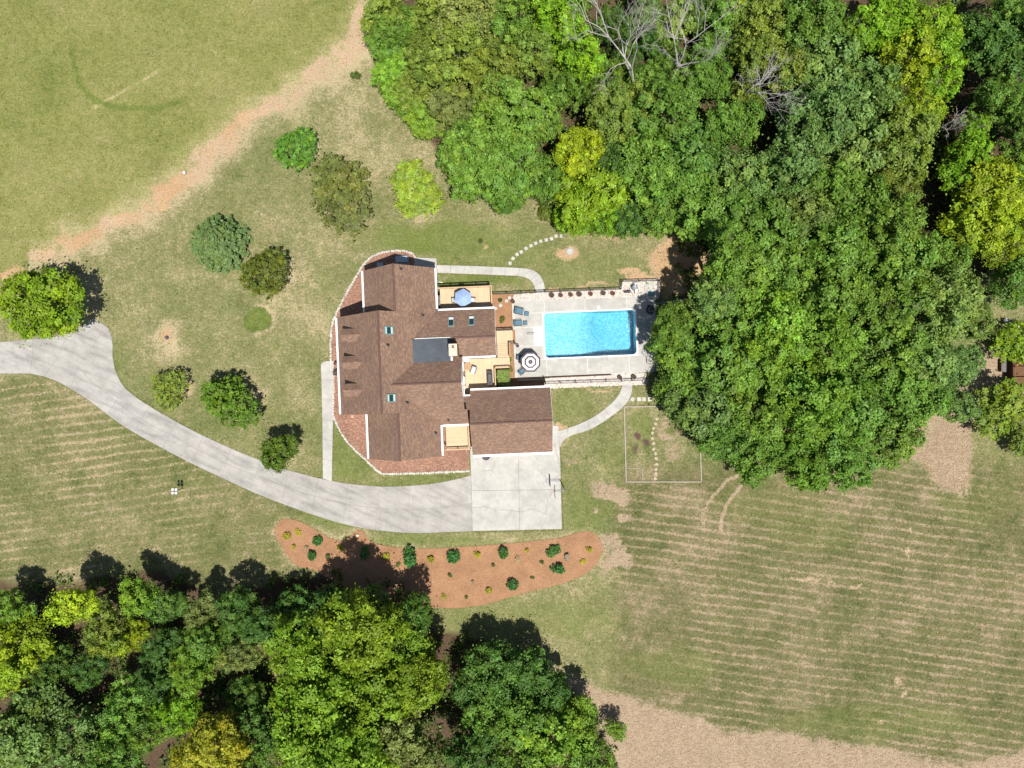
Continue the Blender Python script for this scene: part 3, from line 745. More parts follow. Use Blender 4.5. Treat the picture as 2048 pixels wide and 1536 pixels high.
# ------------------------------------------------------------------ pool
def rrect(x0, x1, y0, y1, r, n=8):
    out = []
    for cx, cy, a0 in ((x1 - r, y1 - r, 0), (x0 + r, y1 - r, 90), (x0 + r, y0 + r, 180), (x1 - r, y0 + r, 270)):
        for i in range(n + 1):
            t = math.radians(a0 + 90 * i / n); out.append((cx + r * math.cos(t), cy + r * math.sin(t)))
    return out
PX0, PX1, PY0, PY1 = POOL
def pool_depth(x):
    return -1.05 - 1.35 * float(sstep(17.0, 21.5, np.array(x)))
def make_pool():
    pd = link('pool_paving', None, None, HO, TH); tag(pd, kind='structure')
    X = (9.6, 13.35, 18.45, 23.65, 27.2); c = 0.12
    rects = [(X[i], X[i + 1], PY1 + c, 8.15) for i in range(4)] + [(X[i], X[i + 1], -1.35, PY0 - c) for i in range(4)]
    rects += [(9.6, PX0 - c, 4.85, PY1 + c), (9.6, 11.92, 2.55, 4.85), (9.6, PX0 - c, PY0 - c, 2.55), (PX1 + c, 27.2, PY0 - c, 3.4), (PX1 + c, 27.2, 3.4, PY1 + c)]
    bb = MB()
    for a, b, e, d in rects: bb.box(a, b, e, d, -0.05, 0.085)
    bb.build('joint_bed', joint_pale, pd)
    for a, b, e, d in rects:
        MB().box(a + .025, b - .025, e + .025, d - .025, -0.04, 0.10).build('slab', concrete_new, pd)
    p = thing('swimming_pool', 'rectangular swimming pool with rippled blue water and white coping', 'pool', HO, TH)
    ring = rrect(PX0, PX1, PY0, PY1, 0.50)
    n = len(ring)
    # liner: walls and a floor that drops to the deep end
    b = MB()
    vs, fs = [], []
    top = [(x, y, 0.06) for x, y in ring]
    cx, cy = (PX0 + PX1) / 2, (PY0 + PY1) / 2
    GX, GY = 24, 10
    vs += top + [(x, y, pool_depth(x) + 0.0) for x, y in ring]
    fs += [(i, n + i, n + (i + 1) % n, (i + 1) % n) for i in range(n)]
    b.add(vs, fs)
    for i in range(GX):
        xa, xb = PX0 + (PX1 - PX0) * i / GX, PX0 + (PX1 - PX0) * (i + 1) / GX
        za, zb = pool_depth(xa), pool_depth(xb)
        b.add([(xa, PY0, za), (xb, PY0, zb), (xb, PY1, zb), (xa, PY1, za)], [(0, 1, 2, 3)])
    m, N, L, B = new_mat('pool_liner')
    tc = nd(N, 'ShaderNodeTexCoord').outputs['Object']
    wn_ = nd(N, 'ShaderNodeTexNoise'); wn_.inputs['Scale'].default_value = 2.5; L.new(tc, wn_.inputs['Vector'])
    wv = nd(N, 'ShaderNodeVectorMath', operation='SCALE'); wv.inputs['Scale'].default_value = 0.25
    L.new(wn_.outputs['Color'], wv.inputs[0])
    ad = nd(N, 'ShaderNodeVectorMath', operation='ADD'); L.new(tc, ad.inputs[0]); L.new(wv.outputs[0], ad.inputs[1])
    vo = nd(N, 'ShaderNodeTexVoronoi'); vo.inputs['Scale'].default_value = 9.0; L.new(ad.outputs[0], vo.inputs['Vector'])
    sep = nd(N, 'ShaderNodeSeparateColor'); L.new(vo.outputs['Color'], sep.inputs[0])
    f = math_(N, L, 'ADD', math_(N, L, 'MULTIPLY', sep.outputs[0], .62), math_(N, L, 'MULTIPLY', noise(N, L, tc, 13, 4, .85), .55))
    col = ramp(N, L, f, [(0.22, (0.04, 0.30, 0.43)), (0.47, (0.11, 0.46, 0.57)), (0.72, (0.19, 0.55, 0.63)), (1.0, (0.48, 0.73, 0.77))])  # pebble print mixed with the sparkle of rippling light, painted into the liner
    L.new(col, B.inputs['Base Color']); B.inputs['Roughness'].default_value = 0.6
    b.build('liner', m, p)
    # water body
    wz = -0.06
    b = MB()
    rin = rrect(PX0 + .004, PX1 - .004, PY0 + .004, PY1 - .004, 0.496)
    vs = [(x, y, wz) for x, y in rin] + [(x, y, pool_depth(x) + .01) for x, y in rin]
    fs = [tuple(range(n))] + [(i, n + i, n + (i + 1) % n, (i + 1) % n) for i in range(n)]
    bot = [n + i for i in range(n)]
    b.add(vs, fs)
    # floor of the water body follows the liner
    for i in range(GX):
        xa, xb = PX0 + (PX1 - PX0) * i / GX, PX0 + (PX1 - PX0) * (i + 1) / GX
        za, zb = pool_depth(xa) + .01, pool_depth(xb) + .01
        b.add([(xa, PY0 + .004, za), (xa, PY1 - .004, za), (xb, PY1 - .004, zb), (xb, PY0 + .004, zb)], [(0, 1, 2, 3)])
    m, N, L, B = new_mat('pool_water')
    N.remove(B)
    tr = nd(N, 'ShaderNodeBsdfTransparent'); tr.inputs['Color'].default_value = (0.97, 0.99, 1, 1)
    gl = nd(N, 'ShaderNodeBsdfGlossy'); gl.inputs['Roughness'].default_value = 0.06
    fr = nd(N, 'ShaderNodeFresnel'); fr.inputs['IOR'].default_value = 1.33
    bp = nd(N, 'ShaderNodeBump'); bp.inputs['Strength'].default_value = 1.0; bp.inputs['Distance'].default_value = 0.12
    p_ = nd(N, 'ShaderNodeTexCoord').outputs['Object']
    L.new(math_(N, L, 'ADD', noise(N, L, p_, 3.2, 3, .6), math_(N, L, 'MULTIPLY', noise(N, L, p_, 0.9, 2, .5), 1.5)), bp.inputs['Height'])
    L.new(bp.outputs[0], gl.inputs['Normal']); L.new(bp.outputs[0], fr.inputs['Normal'])
    ms = nd(N, 'ShaderNodeMixShader'); L.new(fr.outputs[0], ms.inputs[0]); L.new(tr.outputs[0], ms.inputs[1]); L.new(gl.outputs[0], ms.inputs[2])
    L.new(ms.outputs[0], N['Material Output'].inputs['Surface'])
    va = nd(N, 'ShaderNodeVolumeAbsorption'); va.inputs['Color'].default_value = (0.15, 0.72, 0.90, 1); va.inputs['Density'].default_value = 0.22
    L.new(va.outputs[0], N['Material Output'].inputs['Volume'])
    b.build('water', m, p)
    # coping
    out = []
    for x, y in ring:
        e = .16
        ox = PX1 + e if x > cx else PX0 - e; oy = PY1 + e if y > cy else PY0 - e
        # follow the side the point lies on
        if PX0 + .50 <= x <= PX1 - .50: out.append((x, oy))
        elif PY0 + .50 <= y <= PY1 - .50: out.append((ox, y))
        else:
            dx, dy = abs(x - cx) - ((PX1 - PX0) / 2 - .50), abs(y - cy) - ((PY1 - PY0) / 2 - .50)
            k = (.50 + e) / max(dx, dy, 1e-6)
            out.append((cx + math.copysign((PX1 - PX0) / 2 - .50 + dx * k, x - cx), cy + math.copysign((PY1 - PY0) / 2 - .50 + dy * k, y - cy)))
    vs = [(x, y, .125) for x, y in ring] + [(x, y, .125) for x, y in out] + [(x, y, -.02) for x, y in ring] + [(x, y, -.02) for x, y in out]
    fs = []
    for i in range(n):
        j = (i + 1) % n
        fs += [(i, n + i, n + j, j), (i, j, 2 * n + j, 2 * n + i), (n + i, 3 * n + i, 3 * n + j, n + j)]
    MB().add(vs, fs).build('coping', white_plastic, p)
    # step unit set into the side
    b = MB()
    b.box(11.92, 13.24, 2.57, 4.83, -.6, .03)
    b.box(11.93, 12.36, 2.60, 4.80, .03, .10)
    b.box(11.92, 13.24, 4.70, 4.85, -.3, .115); b.box(11.92, 13.24, 2.55, 2.70, -.3, .115)
    b.box(12.37, 12.85, 2.72, 4.68, .03, .06)
    b.build('step_unit', white_plastic, p)
    MB().path([(11.2, 3.95, .1), (11.2, 3.95, .85), (11.5, 3.95, .95), (12.6, 3.95, .7), (12.75, 3.95, .0)], .03, 8).build('handrail', steel, p)
    b = MB()
    lx, ly = HL(1202, 712).x, PY0
    for d in (-.25, .25):
        b.path([(lx + .4 + d, ly - .6, .1), (lx + .4 + d, ly - .6, .75), (lx + .4 + d, ly - .35, .9), (lx + .4 + d, ly + .1, .8), (lx + .4 + d, ly + .18, -.9)], .025, 8)
    for z in (-.3, -.6): b.tube((lx + .15, ly + .18, z), (lx + .65, ly + .18, z), .02)
    b.build('ladder', steel, p)
    sx = HL(1197, 615)
    MB().cbox((sx.x, sx.y, .106), (.36, .36, .02)).build('skimmer_lid', white_plastic, p)
make_pool()
# low wall on the house side of the paving, timber board at the lower edge
w = thing('retaining_wall', 'low whitish block wall between orange mulch and the pool paving', 'wall', HO, TH)
for i in range(16):
    y0 = 8.15 - i * .594
    if 2.7 < y0 - .3 < 4.4: continue
    MB().box(9.30, 9.585, y0 - .585, y0, -.05, .30 + .012 * (i % 3)).build('block', stone_pale, w)
MB().box(9.7, 21.3, -1.56, -1.44, -.05, .42).build('timber_edging', timber_brown)
tag(bpy.data.objects['timber_edging'], 'long dark brown timber board along the lower edge of the pool paving', 'edging')
bpy.data.objects['timber_edging'].location = HO; bpy.data.objects['timber_edging'].rotation_euler = (0, 0, TH)
MB().box(9.6, 13.6, -1.75, -1.60, -.05, .5).build('retaining_wall', stone_pale)
tag(tag(bpy.data.objects['retaining_wall.001'], 'short pale wall in the shade between the garage roof and the pool', 'wall'))
bpy.data.objects['retaining_wall.001'].location = HO; bpy.data.objects['retaining_wall.001'].rotation_euler = (0, 0, TH)

# ------------------------------------------------------------------ house
house = thing('house', 'large white house with brown shingle roof, three dormers and brick chimney', 'house', HO, TH)
E, SL = 5.6, 0.95
def slope(pts, name='roof_slope', parent=None, t=0.16, m=None):
    """a roof plane from its corners (house frame), with thickness and shingle coordinates"""
    P = [Vector(p) for p in pts]
    nrm = (P[1] - P[0]).cross(P[2] - P[0])
    for i in range(2, len(P) - 1):
        if nrm.length < 1e-4: nrm = (P[i] - P[0]).cross(P[i + 1] - P[0])
    nrm.normalize()
    if nrm.z < 0: P = P[::-1]; nrm = -nrm
    ex = Vector((0, 0, 1)).cross(nrm); ex = ex.normalized() if ex.length > 1e-4 else Vector((1, 0, 0))
    ey = nrm.cross(ex)
    n = len(P); b = MB()
    vs = P + [p - Vector((0, 0, t)) for p in P]
    b.add(vs, [tuple(range(n)), tuple(range(n, 2 * n))[::-1]] + [(i, n + i, n + (i + 1) % n, (i + 1) % n) for i in range(n)])
    me = b.mesh(name, m or shingle)
    uvl = me.uv_layers.new(name='UVMap')
    off = Vector((random.random() * 9, random.random() * 9))
    for l in me.loops:
        c = me.vertices[l.vertex_index].co
        uvl.data[l.index].uv = (c.dot(ex) + off.x, c.dot(ey) + off.y)
    return link(name, me, parent or house)
R = lambda x: E + SL * (0.40 - x)                # the long slope facing the pool
XN, XM, XS = -7.95, -11.22, -8.15
rn, rm, rs = (XN + .4) / 2, (XM + .4) / 2, (XS + .4) / 2
slope([(XN, 6.4, E), (XN, 11.85, E), (rn, 11.85, R(rn)), (rn, 6.4, R(rn))])
slope([(.40, 6.53, E), (.40, 11.85, E), (rn, 11.85, R(rn)), (rn, 6.53, R(rn))])
slope([(XM, -4.85, E), (XM, 6.52, E), (rm, 6.52, R(rm)), (rm, -4.85, R(rm))])
slope([(.40, -4.85, E), (.40, 6.52, E), (rm, 6.52, R(rm)), (rm, -4.85, R(rm))])
slope([(XS, -10.2, E), (XS, -4.75, E), (rs, -4.75, R(rs)), (rs, -10.2, R(rs))])
slope([(.36, -10.2, E + .03), (.36, -4.86, E + .03), (rs, -4.86, R(rs)), (rs, -10.2, R(rs))])
# rear wings
CZ = lambda y: 8.0 - .7 * abs(y - 3.4)
slope([(-2.3, 3.4, 8.0), (7.25, 3.4, 8.0), (7.25, 6.79, CZ(6.79)), (-2.3, 6.79, CZ(6.79))])
slope([(-2.3, 3.4, 8.0), (7.25, 3.4, 8.0), (7.25, 1.27, CZ(1.27)), (-2.3, 1.27, CZ(1.27))])
DZ = lambda y: 10.2 - SL * abs(y + 1.65)
slope([(-4.6, -1.65, 10.2), (3.35, -1.65, 10.2), (3.35, 1.25, DZ(1.25)), (-4.6, 1.25, DZ(1.25))])
slope([(-4.6, -1.65, 10.2), (3.35, -1.65, 10.2), (3.35, -4.8, DZ(-4.8)), (3.66, -4.8, DZ(-4.8)), (3.66, -6.55, DZ(-6.55)), (-4.6, -6.55, DZ(-6.55))])
slope([(-2.2, .72, 8.03), (2.15, .78, 8.05), (2.15, 3.45, 8.09), (-2.2, 3.45, 8.06)], 'flat_roof', m=flat_roof_m)
b = MB(); b.box(-1.9, 2.15, 3.44, 3.5, 8.05, 8.13); b.box(2.1, 2.3, .82, 1.3, 7.95, 8.1); b.build('roof_flashing', white_paint, house)
# garage
GZ = lambda y: 6.75 - .82 * abs(y + 6.53)
slope([(3.85, -6.53, 6.75), (13.45, -6.53, 6.75), (13.45, -2.7, GZ(-2.7)), (3.85, -2.7, GZ(-2.7)), (3.85, -3.35, GZ(-3.35)), (2.9, -3.35, GZ(-3.35)), (2.9, -4.95, GZ(-4.95)), (3.85, -4.95, GZ(-4.95))])
slope([(3.85, -6.53, 6.75), (13.45, -6.53, 6.75), (13.45, -10.45, GZ(-10.45)), (3.85, -10.45, GZ(-10.45))])
# ridge caps
def ridge(a, b_):
    a, b_ = Vector(a), Vector(b_)
    MB().tube(a + Vector((0, 0, -.03)), b_ + Vector((0, 0, -.03)), .11, n=6).build('ridge_cap', ridge_m, house)
ridge_m = mat('ridge_shingles', (0.16, 0.09, 0.07), (0.10, 0.065, 0.06), 3, 0.95)
ridge((rn, 6.5, R(rn)), (rn, 11.85, R(rn))); ridge((rm, -4.85, R(rm)), (rm, 6.52, R(rm))); ridge((rs, -10.2, R(rs)), (rs, -4.9, R(rs)))
ridge((-4.5, -1.65, 10.2), (3.35, -1.65, 10.2)); ridge((2.3, 3.4, 8.0), (7.25, 3.4, 8.0)); ridge((3.85, -6.53, 6.75), (13.45, -6.53, 6.75))
# gutters
def gutter(x0, x1, y0, y1, z):
    b = MB(); b.box(x0, x1, y0, y1, z - .24, z - .02)
    b.build('gutter', white_paint, house)
G = .22
gutter(XN - G, XN - .005, 6.55, 11.8, E); gutter(XM - G, XM - .005, -4.8, 6.45, E); gutter(XS - G, XS - .005, -10.15, -4.9, E)
gutter(.405, .405 + G, 6.82, 11.8, E); gutter(.365, .365 + G, -10.15, -6.6, E)
gutter(.41, 7.25, 6.795, 6.795 + G, E); gutter(3.36, 7.2, 1.265 - G, 1.265, CZ(1.27)); gutter(.6, 3.66, -6.555 - G, -6.555, DZ(-6.55))
gutter(3.9, 13.45, -2.695, -2.695 + G, GZ(-2.7)); gutter(3.9, 13.45, -10.455 - G * 1.2, -10.455, GZ(-10.45)); gutter(2.95, 3.88, -3.345, -3.345 + G * .8, GZ(-3.35))
# walls
def wallsolid(prof, axis, a, b_, m=siding):
    """a gable-ended block: profile (across, z) run along an axis"""
    n = len(prof); vs = []
    for t in (a, b_):
        vs += [(p[0], t, p[1]) if axis == 'y' else (t, p[0], p[1]) for p in prof]
    fs = [tuple(range(n)), tuple(range(n, 2 * n))[::-1]] + [(i, (i + 1) % n, n + (i + 1) % n, n + i) for i in range(n)]
    return MB().add(vs, fs).build('wall', m, house)
e = .35; q = .30
wallsolid([(XN + e, 0), (.05, 0), (.05, R(.05) - q), (rn, R(rn) - q), (XN + e, R(.05) - q)], 'y', 6.0, 11.6)
wallsolid([(XM + 1.7, 0), (.05, 0), (.05, R(.05) - q), (rm, R(rm) - q), (XM + 1.7, R(XM * 0 + .4 - 1.7) - q)], 'y', -4.6, 6.3)
wallsolid([(XS + e, 0), (.02, 0), (.02, R(.05) - q), (rs, R(rs) - q), (XS + e, R(.05) - q)], 'y', -9.95, -4.0)
wallsolid([(1.5, 0), (6.5, 0), (6.5, CZ(6.5) - q), (3.4, 8 - q), (1.5, CZ(1.5) - q)], 'x', -1, 7.05)
wallsolid([(-6.2, 0), (1.0, 0), (1.0, DZ(1.0) - q), (-1.65, 10.2 - q), (-6.2, DZ(-6.2) - q)], 'x', -3, 3.15)
wallsolid([(-10.1, 0), (-3.0, 0), (-3.0, GZ(-3) - q), (-6.53, 6.75 - q), (-10.1, GZ(-10.1) - q)], 'x', 4.05, 13.2)
# rake boards
def rake(pts, axis_off):
    b = MB()
    for a, c in zip(pts[:-1], pts[1:]):
        a, c = Vector(a), Vector(c); o = Vector(axis_off)
        b.add([a, c, c + o, a + o, a - Vector((0, 0, .22)), c - Vector((0, 0, .22)), c + o - Vector((0, 0, .22)), a + o - Vector((0, 0, .22))],
              [(0, 1, 2, 3), (7, 6, 5, 4), (0, 4, 5, 1), (1, 5, 6, 2), (2, 6, 7, 3), (3, 7, 4, 0)])
    b.build('rake_board', white_paint, house)
rake([(3.352, 1.25, DZ(1.25) - .02), (3.352, -1.65, 10.18), (3.352, -3.3, DZ(-3.3) - .02)], (.05, 0, 0))
rake([(7.252, 1.27, CZ(1.27) - .04), (7.252, 3.4, 7.96), (7.252, 6.79, CZ(6.79) - .04)], (.03, 0, 0))
rake([(13.452, -10.45, GZ(-10.45) - .04), (13.452, -6.53, 6.71), (13.452, -2.7, GZ(-2.7) - .04)], (.03, 0, 0))
# windows and doors in the walls
def window(c, w_, h_, face, name='window', m=glass_m):
    """face: outward axis 'x','-x','y','-y'; c = centre on the wall"""
    rot = {'x': 0, 'y': math.pi / 2, '-x': math.pi, '-y': -math.pi / 2}[face]
    M = Matrix.Translation(c) @ Matrix.Rotation(rot, 4, 'Z')
    o = MB().cbox((.02, 0, 0), (.04, w_, h_), M).build(name, m, house)
    b = MB(); t = .09
    for yy in (-w_ / 2 - t / 2, w_ / 2 + t / 2): b.cbox((.04, yy, 0), (.08, t, h_ + 2 * t), M)
    for zz in (-h_ / 2 - t / 2, h_ / 2 + t / 2): b.cbox((.04, 0, zz), (.079, w_, t), M)
    b.cbox((.03, 0, 0), (.06, .05, h_), M)
    fr_ = b.build('frame', white_paint, o)
for y in (0.2, -1.5, -2.6): window((3.15, y, 3.0), .9, 2.0, 'x')
window((3.15, -1.65, 7.6), 1.0, 1.2, 'x')
for x in (1.8, 3.6, 5.4): window((x, 6.5, 4.0), .9, 1.5, 'y')
for x in (-6.2, -2.0): window((x, 11.6, 3.6), 1.0, 1.5, 'y')
for x in (-6.2, -2.0): window((x, -9.95, 3.6), 1.0, 1.5, '-y')
for y in (4.6, 2.6, -1.6, -3.4): window((XM + 1.7, y, 3.6), 1.0, 1.6, '-x')
window((XM + 1.7, .8, 2.7), 1.1, 2.1, '-x', 'door', timber_brown)
for y in (5.0, 2.8): window((7.05, y, 3.6), 1.0, 1.5, 'x')
for x in (6.6, 11.0): window((x, -10.1, 1.3), 3.2, 2.3, '-y', 'garage_door', white_plastic)
# porch posts along the front
for y in (6.0, 3.2, .3, -2.0, -4.4):
    MB().box(XM + .12, XM + .30, y - .09, y + .09, 0, E - .2).build('porch_post', white_paint, house)
MB().box(XM + .1, XM + 1.7, -4.5, 6.2, 0, .45).build('porch_floor', paver_m, house)
for y in (HL(655, 723, .8).y, HL(655, 752, .8).y):
    MB().box(XM - .95, XM + .3, y - .10, y + .10, .1, .95).build('porch_railing', white_paint, house)
# dormers
for yr in (4.19, 1.07, -2.05):
    hw = .74; ze, zr = 8.1, 8.82; xf = -10.15
    w = MB()
    prof = [(yr - hw + .12, 5.9), (yr + hw - .12, 5.9), (yr + hw - .12, ze - .12), (yr, zr - .2), (yr - hw + .12, ze - .12)]
    vs = [(xf + .15, p[0], p[1]) for p in prof] + [(-7.6, p[0], p[1]) for p in prof]
    w.add(vs, [tuple(range(5))[::-1], tuple(range(5, 10))] + [(i, 5 + i, 5 + (i + 1) % 5, (i + 1) % 5) for i in range(5)])
    d = w.build('dormer', siding, house)
    for s in (1, -1):
        slope([(xf, yr, zr), (-7.7, yr, zr), (-8.3, yr + s * hw, ze), (xf, yr + s * hw, ze)], 'dormer_slope', d, .1)
    MB().box(xf + .11, xf + .148, yr - .35, yr + .35, 6.9, 7.9).build('dormer_window', glass_m, d)
# skylights
def on_slope(x, y, zf, axis):
    """frame on a roof plane: u along the eave, v up the slope, n out"""
    z = zf
    if axis == 'R': v = Vector((-1, 0, SL)).normalized(); u = Vector((0, 1, 0))
    else: v = Vector((0, -1, .7)).normalized(); u = Vector((-1, 0, 0))
    n = v.cross(u)
    if n.z < 0: u = -u; n = v.cross(u)
    u = v.cross(n) if u.cross(v).dot(n) < 0 else u
    M = Matrix.Identity(4)
    for i, c in enumerate((u, v, n)):
        for k in range(3): M[k][i] = c[k]
    M.translation = Vector((x, y, z))
    return M
def skylight(M, a, b_, blind):
    fr = MB(); t = .09
    fr.box(-a / 2 - t, -a / 2, -b_ / 2 - t, b_ / 2 + t, 0, .14, M); fr.box(a / 2, a / 2 + t, -b_ / 2 - t, b_ / 2 + t, 0, .14, M)
    fr.box(-a / 2, a / 2, -b_ / 2 - t, -b_ / 2, 0, .139, M); fr.box(-a / 2, a / 2, b_ / 2, b_ / 2 + t, 0, .139, M)
    o = fr.build('skylight', sky_frame, house)
    MB().box(-a / 2, a / 2, -b_ / 2, b_ / 2, .02, .09, M).build('pane', glass_teal, o)
    if blind == 'side':
        MB().box(-a / 2, a / 2, -b_ / 2, -b_ / 2 + .22, .092, .11, M).build('blind', teal_blind, o)
        MB().box(-a / 2, a / 2, b_ / 2 - .2, b_ / 2, .092, .111, M).build('blind', teal_blind, o)
    else:
        MB().box(-a / 2, a / 2, -b_ / 2, -b_ / 2 + .28, .092, .11, M).build('blind', stripe_white, o)
for px, py in ((777, 661), (782, 796)):
    q_ = HL(px, py, 10.2); skylight(on_slope(q_.x, q_.y, R(q_.x) + .02, 'R'), .72, .95, 'side')
for px, py in ((902, 644), (943, 642)):
    q_ = HL(px, py, 6.8); skylight(on_slope(q_.x, q_.y, CZ(q_.y) + .02, 'C'), .5, 1.2, 'top')
# roof vents
for px, py, f in ((801, 537, R), (845, 630, R), (775, 690, R), (814, 805, None), (897, 840, None), (871, 866, R)):
    z = 8.0
    for _ in range(4):
        q_ = HL(px, py, z); z = (max(R(q_.x), DZ(q_.y) if q_.x < 3.3 else 0) if f is None else R(q_.x)) + .1
    MB().tube((q_.x, q_.y, z - .3), (q_.x, q_.y, z + .35), .09, n=10).tube((q_.x, q_.y, z - .2), (q_.x, q_.y, z - .02), .2, .1, 10).build('roof_vent', black_metal, house)
# chimney
ch = MB().box(2.17, 3.0, 1.28, 2.52, 6.0, 10.45).build('chimney', brick_m, house)
MB().box(2.12, 3.05, 1.23, 2.57, 10.451, 10.6).build('chimney_cap', chim_cap, ch)
MB().lathe([(.15, 10.6), (.15, 10.95), (.11, 10.95), (.11, 10.5)], 4, Matrix.Translation((2.62, 2.2, 0)), phase=math.pi / 4).build('flue', terracotta, ch)
b = MB(); b.box(2.25, 2.33, .95, 1.2, 7.9, 8.3); b.build('chimney_flashing', white_paint, ch)
# downspout and entrance to the garden walkway
MB().path([(.52, 11.0, E - .2), (.3, 11.0, E - .5), (.3, 11.0, .2), (.8, 10.9, .08)], .05, 6).build('downspout', white_paint, house)
MB().path([(.52, 10.6, .05), (.75, 10.3, .05), (1.1, 10.15, .05)], .05, 6).build('downspout', black_metal, house)

# ------------------------------------------------------------------ decks
def planks(root, x0, x1, y0, y1, z, along, w=.14, gap=.008):
    n = int(round(((x1 - x0) if along == 'y' else (y1 - y0)) / (w + gap)))
    L_ = (x1 - x0) if along == 'y' else (y1 - y0)
    st = L_ / n
    me = MB().box(-st / 2 + gap / 2, st / 2 - gap / 2, y0, y1, z - .035, z).mesh('plank', deck_wood) if along == 'y' else MB().box(x0, x1, -st / 2 + gap / 2, st / 2 - gap / 2, z - .035, z).mesh('plank', deck_wood)
    for i in range(n):
        t = (i + .5) * st
        link('plank', me, root, (x0 + t, 0, 0) if along == 'y' else (0, y0 + t, 0))
    MB().box(x0 + .03, x1 - .03, y0 + .03, y1 - .03, z - .26, z - .04).build('joist_frame', timber_brown, root)
def posts(root, pts, z):
    for x, y in pts: MB().box(x - .07, x + .07, y - .07, y + .07, 0, z).build('post', rail_wood, root)
def railing(root, a, b_, z, h=1.0, m=rail_wood, bm=None, z2=None):
    a, b_ = Vector((*a, z)), Vector((*b_, z if z2 is None else z2))
    d = (b_ - a); L_ = d.length; d.normalize(); n = Vector((-d.y, d.x, 0)).normalized()
    def bar(z0, hw, t):
        bb = MB(); u = Vector((0, 0, 1))
        vs = [p + n * s * hw + u * (z0 + k) for p in (a, b_) for k in (0, t) for s in (-1, 1)]
        bb.add(vs, [(0, 1, 3, 2), (4, 6, 7, 5), (0, 4, 5, 1), (2, 3, 7, 6), (0, 2, 6, 4), (1, 5, 7, 3)])
        return bb
    bar(h - .04, .07, .04).build('top_rail', m, root)
    bar(.1, .03, .05).build('bottom_rail', m, root)
    k = int(L_ / .13); bb = MB()
    for i in range(1, k):
        p = a + d * (L_ * i / k); bb.box(p.x - .018, p.x + .018, p.y - .018, p.y + .018, p.z + .15, p.z + h - .04)
    tag(bb.build('balusters', bm or m, root), kind='stuff')
    for i in range(max(2, int(L_ / 1.9) + 1) + 1):
        t = min(1, i / max(1, int(L_ / 1.9) + 1)); p = a + d * (L_ * t)
        MB().box(p.x - .05, p.x + .05, p.y - .05, p.y + .05, p.z - .2, p.z + h + .03).build('rail_post', m, root)
d1 = thing('timber_deck', 'raised tan timber deck with blue parasol behind the house', 'deck', HO, TH)
planks(d1, .65, 6.95, 7.05, 9.80, 2.5, 'y')
railing(d1, (.5, 9.74), (6.95, 9.74), 2.5); railing(d1, (6.9, 9.65), (6.9, 7.1), 2.5)
posts(d1, [(.9, 9.7), (3.8, 9.7), (6.8, 9.7), (6.8, 7.3)], 2.24)
d2 = thing('timber_deck', 'L-shaped tan timber deck with grill and steps down to the pool', 'deck', HO, TH)
planks(d2, 3.25, 6.95, -3.2, 1.15, 1.6, 'y')
planks(d2, 6.955, 8.75, -.05, 1.15, 1.6, 'y')
railing(d2, (6.92, -.1), (6.92, -3.15), 1.6); railing(d2, (6.95, -.08), (8.75, -.08), 1.6)
posts(d2, [(6.8, -3.0), (8.6, .1), (8.6, 1.0), (3.6, -3.0)], 1.3)
for i in range(7):     # steps down to the landing
    y0 = 1.17 + i * .25
    MB().box(7.30, 8.68, y0, y0 + .27, 1.6 - (i + 1) * .155 - .04, 1.6 - (i + 1) * .155).build('tread', deck_wood, d2)
for x in (7.25, 8.72):
    MB().add([(x - .025, 1.16, 1.55), (x + .025, 1.16, 1.55), (x + .025, 2.95, .42), (x - .025, 2.95, .42), (x - .025, 1.16, 1.25), (x + .025, 1.16, 1.25), (x + .025, 2.95, .12), (x - .025, 2.95, .12)],
             [(0, 1, 2, 3), (7, 6, 5, 4), (0, 4, 5, 1), (1, 5, 6, 2), (2, 6, 7, 3), (3, 7, 4, 0)]).build('stringer', rail_wood, d2)
railing(d2, (8.80, 1.2), (8.80, 2.95), 1.6, .95, rail_wood, z2=.45)
planks(d2, 7.25, 9.25, 2.95, 4.55, .42, 'y')
railing(d2, (8.75, 2.95), (9.5, 2.95), .42, .9, black_metal); railing(d2, (7.3, 4.6), (9.3, 4.6), .42, .9, black_metal)
d3 = thing('timber_deck', 'small tan timber porch deck between house and garage', 'deck', HO, TH)
planks(d3, .55, 3.45, -9.75, -6.3, 1.5, 'x')
railing(d3, (.5, -9.8), (3.5, -9.8), 1.5); railing(d3, (3.4, -6.9), (3.4, -9.7), 1.5)
posts(d3, [(.7, -9.6), (3.3, -9.6), (3.3, -6.6)], 1.2)
for i in range(4):
    MB().box(3.56, 3.95, -9.1 + i * .01, -7.2, 1.3 - i * .3, 1.34 - i * .3).build('tread', rail_wood, d3) if i == 0 else None

